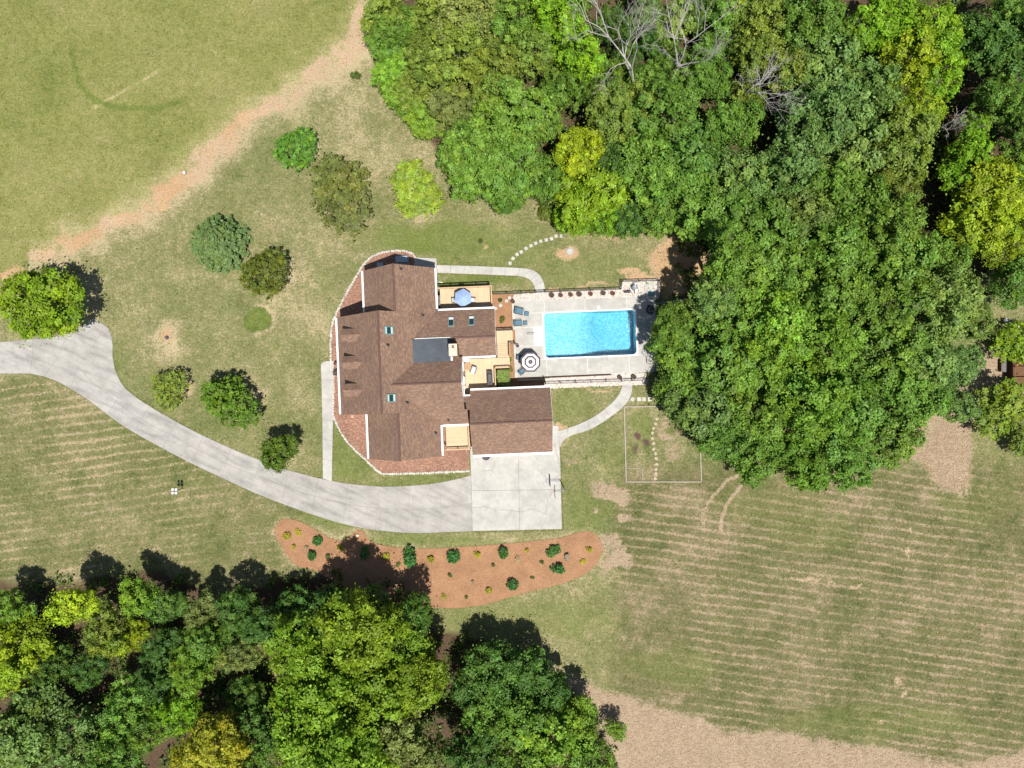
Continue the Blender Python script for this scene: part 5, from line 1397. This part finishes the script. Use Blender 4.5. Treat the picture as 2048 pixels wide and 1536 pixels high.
def limb_mesh(seed, cs, z0=-1.5, r0=.055, n=12, m=None):
    """trunk from the ground to the crown's heart and a limb to every few clumps (crown units)"""
    r = np.random.default_rng(seed); b = MB()
    b.tube((0, 0, z0), (.02, .01, -.7), r0 * 1.35, r0, 9); b.tube((.02, .01, -.7), (0, 0, .1), r0, r0 * .7, 9); b.tube((0, 0, .1), (0.01, 0, .55), r0 * .7, r0 * .2, 7)
    idx = r.permutation(len(cs))[:n]
    for i in idx:
        c = cs[i][0]; s = np.array([0, 0, -.75 + .5 * r.random()]); mid = s * .45 + c * .5 + np.array([0, 0, .08])
        b.tube(s, mid, r0 * .5, r0 * .3, 6); b.tube(mid, c * .97, r0 * .3, r0 * .08, 5)
        for _ in range(2):
            e = mid * .5 + c * .5 + r.normal(size=3) * .16; b.tube(mid, e, r0 * .18, r0 * .05, 4)
    return b.mesh('trunk', m or bark, True)
CROWNS = []
for i, (pf, per, lf, prr, fl) in enumerate(((80, 330, .050, (.15, .28), .95), (95, 290, .046, (.13, .25), .9), (70, 360, .054, (.17, .31), 1.0), (110, 260, .042, (.12, .23), .95), (85, 310, .050, (.14, .29), .85), (75, 330, .058, (.16, .27), 1.0), (100, 280, .044, (.13, .26), .9), (90, 310, .052, (.14, .30), .95))):
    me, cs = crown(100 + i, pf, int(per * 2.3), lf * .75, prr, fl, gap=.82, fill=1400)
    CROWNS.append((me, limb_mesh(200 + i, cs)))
SPARSE = []
for i in range(3):
    me, cs = crown(300 + i, 95, 130, .042, (.12, .22), .85, fill=900)
    SPARSE.append((me, limb_mesh(320 + i, cs, n=40, r0=.04, m=mat('grey_bark', (0.30, 0.27, 0.24), (0.2, 0.18, 0.16), 5, .9))))
LOW = []                            # low garden trees with crowns close to the ground
for i in range(3):
    me, cs = crown(340 + i, 110, 230, .042, (.10, .22), .9, gap=.7, fill=900)
    LOW.append((me, limb_mesh(360 + i, cs)))
def conifer(seed):
    r = np.random.default_rng(seed); P, Nn, lv, cv = [], [], [], []
    b = MB(); b.tube((0, 0, -1.0), (0, 0, 1.35), .05, .01, 8)
    for lay in range(17):
        z = -.75 + lay * .125; R_ = 1.0 * (1 - max(0, (z + .5)) / 1.95) ** .8 if z > -.5 else .95
        nb = 15 if R_ > .5 else 9
        for j in range(nb):
            a = 2 * math.pi * (j + r.random() * .8) / nb; L_ = R_ * r.uniform(.8, 1.1)
            dr = np.array([math.cos(a), math.sin(a), -.10]); s = np.array([0, 0, z + .1])
            b.tube(s, s + dr * L_ * .9, .010, .003, 4)
            n = int(120 * L_) + 12
            t = r.random(n) ** .6; w = .14 * (1.15 - t * .8)
            side = np.array([-math.sin(a), math.cos(a), 0])
            p = s + dr * (t * L_)[:, None] + side * (r.normal(size=n) * w * .55)[:, None] + np.array([0, 0, 1]) * (r.normal(size=n) * .03 + .05 * t)[:, None]
            P.append(p); Nn.append(np.array([0, 0, 1]) + .5 * dr + .5 * r.normal(size=(n, 3))); lv.append(np.clip(.3 + .5 * t + .15 * r.normal(size=n), 0, 1)); cv.append(np.full(n, np.clip(.45 + .2 * r.normal(), 0, 1)))
    me = leaves_mesh('crown', np.concatenate(P), np.concatenate(Nn), .055, np.concatenate(lv), np.concatenate(cv), aspect=2.2, rng=r)
    return me, b.mesh('trunk', bark, True)
CONIFER = [conifer(5), conifer(9)]
SHRUB = []
for i in range(4):
    me, cs = crown(400 + i, 38, 90, .11, (.20, .36), .8, fill=500)
    SHRUB.append((me, limb_mesh(420 + i, cs, z0=-.85, r0=.05, n=8)))

def plant(name, label, cat, px, py, rpx, h, proto, color, group=None, zc=None, crown_name='crown', stem='trunk', ratio=None, spin=None):
    """stand a tree where the photo shows its crown (centre px, py, radius rpx); h = height of the crown top"""
    me, tr = proto
    zt = h
    r0 = rpx / S * (1.2 if proto in LOW else 1.1 if proto in SPARSE else 1.0)
    hz = ratio * r0 if ratio else min(r0 * 1.15, h * .52)
    zc = h - hz if zc is None else zc
    r = r0 * (H - zc) / H
    w = W(px, py, zc)
    t = thing(name, label, cat, (w.x, w.y, 0), RNG.random() * 6.283 if spin is None else spin, group)
    c = link(crown_name, me, t, (0, 0, zc)); c.scale = (r, r, hz)
    jit = 1 + .10 * RNG.normal(); g = RNG.normal() * .05
    c.color = (max(.01, color[0] * jit * (1 + g)), color[1] * jit, max(.004, color[2] * jit * (1 - g)), 1)
    k = link(stem, tr, t, (0, 0, zc)); k.scale = (r, r, zc / 1.5 if stem == 'trunk' and proto not in CONIFER else max(hz, zc))
    return t
# leaf colours
BR = (0.190, 0.340, 0.016); YG = (0.270, 0.370, 0.016); GR = (0.150, 0.272, 0.036); DK = (0.090, 0.180, 0.028); OL = (0.210, 0.285, 0.040)
TE = (0.165, 0.265, 0.060); YE = (0.36, 0.37, 0.028); OT = (0.205, 0.250, 0.060); MG = (0.172, 0.305, 0.028); LG = (0.200, 0.315, 0.020)
CN = {BR: 'bright green', YG: 'yellow green', GR: 'mid green', DK: 'dark green', OL: 'olive green', TE: 'bluish green', YE: 'golden yellow', OT: 'dull olive', MG: 'fresh green', LG: 'lime tinged green'}

# trees standing on their own
plant('yard_tree', 'small bright green tree uppermost on the lawn beside the dirt track', 'tree', 606, 290, 46, 3.6, LOW[0], (0.115, 0.25, 0.025), zc=2.0)
plant('yard_tree', 'large brownish olive tree in the middle of the upper lawn', 'tree', 681, 402, 84, 4.8, LOW[1], (0.155, 0.17, 0.032), zc=2.3)
plant('yard_tree', 'sparse lime green tree between the olive tree and the woods', 'tree', 832, 388, 70, 4.2, SPARSE[0], (0.22, 0.33, 0.03), zc=2.0, spin=1.1)
plant('conifer_tree', 'grey green conifer with radiating boughs on the left lawn', 'tree', 434, 484, 60, 4.8, CONIFER[0], (0.115, 0.18, 0.055), zc=1.9)
plant('yard_tree', 'compact dark olive tree to the right of the grey green conifer', 'tree', 545, 538, 52, 4.8, LOW[0], (0.115, 0.145, 0.014), zc=2.8, spin=4.0)
plant('yard_tree', 'big yellow green tree overhanging the upper edge of the driveway', 'tree', 98, 592, 98, 8.4, CROWNS[0], (0.18, 0.29, 0.012), zc=4.6)
plant('yard_tree', 'small sparse yellowish tree beside the driveway bend', 'tree', 337, 768, 43, 3.6, SPARSE[1], (0.22, 0.27, 0.028), zc=2.1)
plant('yard_tree', 'bushy green tree with a pointed top above the driveway', 'tree', 466, 815, 64, 6.6, LOW[1], (0.14, 0.235, 0.014), zc=3.2, spin=2.0)
plant('yard_tree', 'round glossy dark green tree overhanging the driveway', 'tree', 560, 908, 50, 5.8, CROWNS[5], (0.10, 0.175, 0.012), zc=3.3)
plant('yard_tree', 'bright lime tree above the grey plank platform', 'tree', 2020, 684, 50, 4.6, LOW[0], (0.24, 0.33, 0.012), zc=2.4)
plant('yard_tree', 'wide olive green tree below the grey plank platform', 'tree', 2008, 818, 74, 5.6, SPARSE[2], (0.18, 0.26, 0.02), zc=2.8)
plant('yard_tree', 'broad mid green tree right of the shed, cut by the photo edge', 'tree', 2046, 880, 40, 3.4, SPARSE[0], (0.17, 0.23, 0.03), zc=1.6)

plant('yard_tree', 'small sparse sapling on bare ground at the right tip of the lower woods', 'tree', 1238, 1462, 26, 4.2, SPARSE[1], (0.16, 0.27, 0.022), zc=2.6)
# woods
NE = [(775, 35, 50, OL, 7), (772, 98, 42, GR, 5), (800, 60, 45, GR, 8), (790, 150, 42, MG, 4.5), (812, 205, 45, MG, 4.5), (850, 250, 42, MG, 4.5), (838, 180, 45, OL, 6),
 (868, 45, 66, OL, 10), (950, 40, 72, OT, 11), (935, 120, 72, OL, 11), (875, 125, 55, OL, 9), (1010, 130, 62, OL, 10), (900, 205, 58, OT, 8), (980, 190, 50, OL, 8.5),
 (1040, 45, 62, GR, 11), (1130, 30, 62, BR, 11), (1160, 105, 60, BR, 11), (1115, 180, 55, GR, 9), (1195, 170, 50, GR, 9),
 (940, 285, 70, GR, 9), (1035, 240, 75, GR, 10), (1040, 320, 72, GR, 10), (965, 355, 62, GR, 8.5), (1085, 370, 48, GR, 7.5), (1020, 385, 45, GR, 7), (900, 310, 35, GR, 6),
 (1175, 400, 72, YG, 9), (1160, 318, 50, YG, 9.5), (1200, 445, 45, BR, 7), (1130, 430, 35, BR, 5),
 (1215, 240, 58, OL, 9), (1240, 335, 48, DK, 8), (1268, 435, 46, DK, 6.5), (1352, 655, 46, GR, 9.5), (1290, 150, 40, GR, 6), (1275, 205, 42, OL, 8), (1260, 120, 36, DK, 6), (1330, 120, 36, GR, 6), (1420, 165, 44, GR, 7), (1500, 120, 40, OL, 8), (1080, 110, 44, OL, 9.5), (1090, 250, 40, GR, 8.5), (1370, 175, 38, GR, 5.5), (1440, 180, 34, DK, 5), (1310, 90, 30, DK, 5), (1400, 30, 36, DK, 7), (1235, 60, 45, DK, 8), (1350, 40, 50, OL, 7.5), (1425, 95, 50, GR, 7), (1290, 20, 40, GR, 8),
 (1340, 250, 78, GR, 11), (1310, 340, 72, GR, 10.5), (1400, 310, 78, GR, 11), (1390, 400, 72, GR, 10), (1330, 425, 50, GR, 8), (1480, 340, 72, TE, 11), (1470, 250, 55, GR, 9), (1500, 190, 42, OL, 7),
 (1520, 55, 75, OL, 12), (1600, 35, 66, GR, 12), (1455, 30, 50, GR, 10), (1560, 120, 55, OL, 10), (1630, 130, 78, TE, 12), (1690, 200, 82, TE, 12.5), (1610, 230, 80, TE, 12), (1690, 300, 76, TE, 12), (1590, 320, 70, TE, 11),
 (1760, 50, 70, BR, 12), (1850, 50, 75, BR, 12), (1800, 130, 70, YG, 12), (1870, 150, 55, BR, 11), (1700, 60, 45, GR, 11), (1835, 215, 48, YG, 10), (1780, 300, 74, OL, 11), (1790, 380, 60, OL, 10),
 (1965, 60, 72, DK, 11), (2035, 120, 70, DK, 11), (1990, 190, 55, GR, 9.5), (2040, 250, 52, DK, 9), (2040, 20, 50, GR, 11), (1950, 255, 36, BR, 7), (1920, 340, 58, BR, 9), (1985, 390, 72, YG, 10), (1940, 450, 66, YG, 9.5), (2035, 330, 50, GR, 9), (2040, 440, 55, YG, 9), (1995, 500, 55, YG, 8.5),
 (1500, 430, 74, GR, 11), (1590, 410, 74, TE, 11.5), (1690, 395, 72, GR, 11.5), (1770, 450, 60, GR, 10.5),
 (1460, 505, 58, GR, 15), (1490, 525, 70, GR, 11), (1585, 515, 76, GR, 11.5), (1690, 495, 74, GR, 11.5), (1790, 515, 70, GR, 11), (1870, 520, 58, GR, 9.5),
 (1436, 590, 54, TE, 13.5), (1455, 640, 72, GR, 10.5), (1560, 615, 80, MG, 11.5), (1665, 600, 78, GR, 11.5), (1770, 605, 78, GR, 11), (1870, 600, 70, TE, 10), (1925, 650, 46, TE, 7.5),
 (1350, 715, 60, GR, 8.5), (1435, 745, 78, GR, 10.5), (1540, 720, 82, MG, 11.5), (1650, 705, 84, MG, 12), (1760, 705, 80, GR, 11), (1865, 700, 72, TE, 9.5), (1925, 735, 42, TE, 7),
 (1335, 775, 44, GR, 7), (1400, 815, 68, TE, 9.5), (1500, 825, 76, GR, 11), (1605, 810, 80, MG, 11.5), (1715, 800, 78, GR, 11), (1820, 795, 68, GR, 9), (1895, 795, 46, TE, 7),
 (1440, 885, 56, GR, 8), (1525, 905, 58, GR, 8.5), (1600, 910, 58, MG, 8.5), (1690, 900, 68, GR, 8.5), (1780, 870, 60, GR, 8), (1640, 940, 36, GR, 6), (2015, 580, 52, GR, 8)]
SW = [(55, 1275, 70, YG, 10), (15, 1335, 60, YG, 10), (150, 1215, 48, YG, 8.5), (215, 1250, 52, OL, 8.5), (285, 1190, 42, MG, 7.5), (270, 1275, 44, YG, 8), (20, 1225, 42, GR, 7), (115, 1335, 46, DK, 7), (190, 1330, 42, DK, 6.5), (335, 1215, 40, DK, 6.5), (330, 1290, 40, DK, 6),
 (90, 1425, 82, TE, 11), (30, 1500, 72, TE, 11), (170, 1480, 78, TE, 11.5), (265, 1410, 62, GR, 10.5), (320, 1450, 50, GR, 10), (250, 1510, 55, GR, 11), (325, 1360, 40, DK, 7),
 (415, 1215, 38, OT, 6), (465, 1225, 50, DK, 8), (435, 1295, 52, GR, 8.5), (375, 1345, 52, MG, 9), (370, 1425, 50, BR, 9.5), (490, 1310, 44, OT, 8), (480, 1385, 45, DK, 7.5), (535, 1240, 44, DK, 7),
 (455, 1465, 60, YE, 11), (375, 1510, 50, YE, 10.5), (520, 1460, 45, DK, 8.5), (520, 1520, 45, GR, 10),
 (600, 1310, 76, LG, 12), (700, 1260, 80, LG, 12.5), (800, 1290, 76, LG, 12), (620, 1400, 84, LG, 13), (735, 1370, 88, LG, 13.5), (840, 1370, 64, LG, 12), (600, 1500, 84, LG, 13), (720, 1480, 86, LG, 13.5), (825, 1490, 66, OT, 12),
 (655, 1212, 58, DK, 7.5), (750, 1215, 54, DK, 8), (580, 1212, 42, DK, 6), (825, 1240, 42, DK, 7.5),
 (1000, 1328, 64, DK, 8.8), (1075, 1362, 62, DK, 9), (1000, 1410, 72, GR, 11), (1085, 1450, 76, MG, 11.5), (950, 1490, 60, DK, 10), (1040, 1515, 70, GR, 12), (1160, 1450, 56, MG, 9), (1180, 1515, 60, GR, 10), (930, 1390, 42, DK, 8)]
SW = [(a, b, c, d, h * (1.2 if b < 1262 else 1.0)) for a, b, c, d, h in SW]
def wood(rows, where, grp, band):
    it = sorted(rows, key=lambda q: (int(q[1] // band), q[0]))
    bands = sorted({int(q[1] // band) for q in it})
    cnt = {}; tot = {}
    for q in it: tot[int(q[1] // band)] = tot.get(int(q[1] // band), 0) + 1
    for n, (px, py, rp, col, h) in enumerate(it):
        k = int(py // band); cnt[k] = cnt.get(k, 0) + 1
        i = cnt[k] - 1; bi = bands.index(k)
        side = f'{ordinal(i)} from left' if i * 2 < tot[k] else f'{ordinal(tot[k] - 1 - i)} from right'
        size = 'small' if rp < 48 else 'broad' if rp > 72 else 'medium'
        lab = f'{size} {CN[col]} tree in {where}, {side}, {ordinal(bi)} row down'
        plant('woodland_tree', lab, 'tree', px, py, rp * 1.19, h * 1.06, CROWNS[(n * 5 + int(px)) % 8], col, grp)
wood(NE, 'the upper right woods', 'trees of the upper right woods', 110)
wood(SW, 'the lower left woods', 'trees of the lower left woods', 80)

# undergrowth of the woods
def undergrowth(poly, n, label, seed):
    r = np.random.default_rng(seed)
    P = np.array(poly); lo, hi = np.maximum(P.min(0), (-80, -80)), np.minimum(P.max(0), (2130, 1620))
    c = lo + (hi - lo) * r.random((n // 40 * 2, 2)); c = c[in_poly(c[:, 0], c[:, 1], poly)]
    k = r.integers(0, len(c), n)
    px = c[k, 0] + r.normal(size=n) * 6; py = c[k, 1] + r.normal(size=n) * 6
    z = np.abs(r.normal(size=n)) * .5 + .1
    kk = (H - z) / H / S
    Pt = np.stack([(px - 1024) / S, (768 - py) / S, z], 1)
    me = leaves_mesh('undergrowth', Pt, np.array([0, 0, 1.]) + .5 * r.normal(size=(n, 3)), .26, np.clip(.5 + .2 * r.normal(size=n), 0, 1), np.clip(.5 + .3 * r.random(len(c))[k], 0, 1), rng=r)
    o = link('undergrowth', me); o.color = (0.07, 0.12, 0.018, 1)
    tag(o, label, 'undergrowth', kind='stuff')
undergrowth(WOOD_NE, 42000, 'low leafy undergrowth beneath the upper right woods', 71)
undergrowth(WOOD_SW, 24000, 'low leafy undergrowth beneath the lower left woods', 72)

# dead trees
def bare_tree(label, px, py, h, lean, seed, tint=None):
    r = random.Random(seed); b = MB(); w = W(px, py, 3.0)
    t = thing('bare_tree', label, 'dead tree', (w.x, w.y, 0))
    tr = MB()
    def grow(bb, p, d, L_, rad, lev):
        q = p + d * L_ * .5 + Vector((r.uniform(-.1, .1), r.uniform(-.1, .1), r.uniform(-.05, .1))) * L_ * .5
        e = q + (d + Vector((r.uniform(-.2, .2), r.uniform(-.2, .2), r.uniform(0, .15)))).normalized() * L_ * .5
        bb.tube(p, q, rad, rad * .85, 6 if lev < 2 else 4, cap=False); bb.tube(q, e, rad * .85, rad * .6, 6 if lev < 2 else 4, cap=False)
        if lev >= 6 or rad < .006: return
        for _ in range(r.choice((2, 3, 3)) if lev else 4):
            nd_ = (d + Vector((r.uniform(-.75, .75), r.uniform(-.75, .75), r.uniform(-.2, .35)))).normalized()
            grow(b, e if r.random() < .6 else q.lerp(e, r.random()), nd_, L_ * r.uniform(.55, .8), rad * .58, lev + 1)
    grow(tr, Vector((0, 0, 0)), Vector((lean[0], lean[1], 1)).normalized(), h * .42, .17, 0)
    tr.build('trunk', dead_bark, t); b.build('branches', dead_bark, t)
bare_tree('tall bleached bare tree, leftmost of the dead trees in the upper woods', 1284, 175, 14, (-.30, .20), 3)
bare_tree('bleached bare tree with a spray of twigs, middle of the dead trees', 1338, 160, 12, (.12, .22), 8)
bare_tree('forked bare tree, rightmost of the dead trees at the clearing', 1452, 195, 11, (.42, .10), 21)
bare_tree('thin bare tree in the dark gap among the right hand woods', 1885, 262, 6, (.1, .2), 33)

# shrubs and small plants
def shrub(label, px, py, rpx, color, i, h=None, group=None, cat='shrub', name='shrub'):
    r = rpx / S
    plant(name, label, cat, px, py, rpx, h or r * 1.35, SHRUB[i % 4], color, group, zc=(h or r * 1.35) * .45, crown_name='foliage', stem='stem', ratio=None)
DG = (0.055, 0.165, 0.03); YL = (0.38, 0.36, 0.03); SG = (0.12, 0.16, 0.03)
dk = [(638, 1081, 10, 'top left of the pine straw bed'), (625, 1112, 10, 'far left end of the straw bed, below a like shrub'), (729, 1107, 11, 'at the tip of the tree shadow in the straw bed'), (818, 1116, 16, 'largest in the middle of the straw bed'),
      (911, 1114, 13.5, 'second largest, in the straw bed right of the largest'), (1008, 1107, 12, 'in the straw bed below the crack end of the apron'), (1108, 1102, 12.5, 'upper of two at the right end of the straw bed'), (1117, 1139, 11.5, 'lower of two at the right end of the straw bed'), (1028, 1172, 11.5, 'alone at the lower edge of the straw bed')]
for i, (px, py, r, w_) in enumerate(dk): shrub(f'round dark green shrub, {w_}', px, py, r * 1.22, DG, i, group='dark shrubs in the straw bed')
ye = [(576, 1072, 9), (596, 1065, 7), (587, 1093, 5.5), (682, 1097, 8), (775, 1113, 8.5), (863, 1118, 8.5), (955, 1110, 7.5), (1054, 1101, 5.5), (1179, 1100, 7), (1167, 1123, 6.5), (979, 1183, 7.5), (887, 1193, 6)]
for i, (px, py, r) in enumerate(sorted(ye)): shrub(f'small golden yellow shrub, {ordinal(i)} from the left in the pine straw bed', px, py, r * 1.05, YL, i, group='yellow shrubs in the straw bed')
sm = [(654, 1112, 6), (796, 1129, 6), (900, 1150, 5), (986, 1130, 5), (1084, 1125, 5), (1065, 1155, 4.5), (933, 1193, 4.5), (668, 1142, 6)]
for i, (px, py, r) in enumerate(sorted(sm)): shrub(f'tiny green plant, {ordinal(i)} of its kind from the left in the straw bed', px, py, r, SG, i, group='tiny plants in the straw bed')
gs = [(612, 1094, 5), (1035, 1118, 7), (1135, 1114, 8), (945, 1164, 5)]
for i, (px, py, r) in enumerate(sorted(gs)): shrub(f'pale dried tuft, {ordinal(i)} of its kind from the left in the straw bed', px, py, r, (0.42, 0.34, 0.22), i, group='dry tufts in the straw bed')
shrub('bright green bush beside the deck steps in the orange mulch', 1017, 718, 8.5, (0.10, 0.22, 0.012), 1)
shrub('low dry plant below the bright bush in the orange mulch', 1020, 737, 7, (0.20, 0.19, 0.06), 2)
shrub('small dark plant in the orange mulch near the raised deck', 1001.5, 600, 5, (0.03, 0.09, 0.03), 0)
shrub('small olive plant in the orange mulch below the stepping stones', 1005, 639, 7, (0.10, 0.12, 0.02), 3)
shrub('small thorny plant on bare soil of the lawn behind the house', 961, 482, 6, (0.08, 0.11, 0.03), 1)
shrub('lone small bush at the wood edge beside the dirt track', 712, 150, 11, (0.11, 0.16, 0.02), 2)
shrub('leafy shrub at the corner of the woods by the curved stepping stones', 1088, 425, 20, (0.14, 0.19, 0.02), 0)
# clipped hedge block
def hedge():
    r = np.random.default_rng(88); n = 5200
    a, b_, h = .68, 1.0, 1.5
    f = r.random(n); P = np.zeros((n, 3)); Nn = np.zeros((n, 3))
    u, v = r.uniform(-1, 1, n), r.uniform(-1, 1, n)
    top = f < .5; sx = (f >= .5) & (f < .75); sy = f >= .75
    P[top] = np.stack([u[top] * a, v[top] * b_, np.full(top.sum(), h)], 1); Nn[top] = (0, 0, 1)
    sg = np.sign(r.random(n) - .5)
    P[sx] = np.stack([sg[sx] * a, v[sx] * b_, (u[sx] + 1) / 2 * h], 1); Nn[sx] = np.stack([sg[sx], 0 * sg[sx], 0 * sg[sx] + .5], 1)
    P[sy] = np.stack([u[sy] * a, sg[sy] * b_, (v[sy] + 1) / 2 * h], 1); Nn[sy] = np.stack([0 * sg[sy], sg[sy], 0 * sg[sy] + .5], 1)
    P += r.normal(size=(n, 3)) * .06
    me = leaves_mesh('foliage', P, Nn + .5 * r.normal(size=(n, 3)), .10, np.clip(.5 + .22 * r.normal(size=n), 0, 1), r.uniform(.3, .7, n), rng=r)
    t = hthing('hedge', 'clipped block of light green hedge between the rear deck and pool', 'hedge', 1007, 757, 1.5)
    t.location.z = 0
    o = link('foliage', me, t); o.color = (0.22, 0.30, 0.075, 1)
    b = MB()
    for x in (-.3, .3):
        for y in (-.6, 0, .6): b.tube((x, y, 0), (x, y, 1.2), .04, .02, 6)
    b.build('stems', bark, t)
hedge()

# ------------------------------------------------------------------ grass tufts on the lawns and creeping over edges
def grass():
    r = np.random.default_rng(404); n = 70000
    px = r.uniform(-10, 2060, n); py = r.uniform(-10, 1546, n)
    dens = fbm(px, py, 45, 5); keep = r.random(n) < sstep(.30, .62, dens) * .8 + .12
    px, py = px[keep], py[keep]
    ed = [spline(ISLE, True, 4), up_edge, lo_edge, spline(BORDER_B, step=4), spline(BORDER_A, step=4), [(1124, 1058), (1119, 895)], [(1124, 1059), (945, 1063)], [(874, 529), (1045, 535)], [(874, 547), (1035, 553)]]
    ex, ey = [], []
    for e_ in ed:
        q = np.array(resample(e_, 900)); k = r.integers(0, 900, 700)
        ex.append(q[k, 0] + r.normal(size=700) * 1.6); ey.append(q[k, 1] + r.normal(size=700) * 1.6)
    ax, ay = np.concatenate([px] + ex), np.concatenate([py] + ey)
    bad = np.zeros(len(px), bool)
    for poly in ([(660, 500), (875, 500), (1000, 560), (1330, 550), (1320, 780), (1125, 790), (1125, 1062), (940, 1062), (940, 945), (760, 950), (640, 960), (640, 720)], ISLE, WOOD_NE, WOOD_SW, up_edge + lo_edge[::-1], [(-50, 680), (120, 670), (190, 636), (226, 690), (250, 775), (215, 830), (90, 753), (-50, 752)]):
        bad |= in_poly(px, py, poly)
    bad |= poly_dist(px, py, [(770, -60), (712, 95), (640, 150), (560, 205), (430, 300), (300, 405), (130, 500)]) < 30
    bad |= in_poly(px, py, [(1080, 1310), (1300, 1402), (1450, 1462), (1760, 1490), (2100, 1530), (2100, 1700), (900, 1700)])
    bad |= in_poly(px, py, [(1790, 900), (1880, 800), (1930, 700), (2100, 690), (2100, 800), (1945, 850), (1945, 960), (1915, 1005), (1870, 985)])
    ok = np.concatenate([~bad, np.ones(len(ax) - len(px), bool)])
    ax, ay = ax[ok], ay[ok]; k = len(ax)
    P = np.stack([(ax - 1024) / S, (768 - ay) / S, np.full(k, .035)], 1)
    dry = vnoise(ax, ay, 9, 606)
    me = leaves_mesh('grass', P, np.array([0, 0, 1.0]) + .35 * r.normal(size=(k, 3)), .11, np.clip(.5 + .25 * r.normal(size=k), 0, 1), np.clip(dry + .2 * r.normal(size=k), 0, 1), aspect=2.0, rng=r)
    o = link('grass', me); o.color = (0.19, 0.205, 0.065, 1)
    tag(o, 'short tufts of grass scattered over the lawns and path edges', 'grass', kind='stuff')
grass()
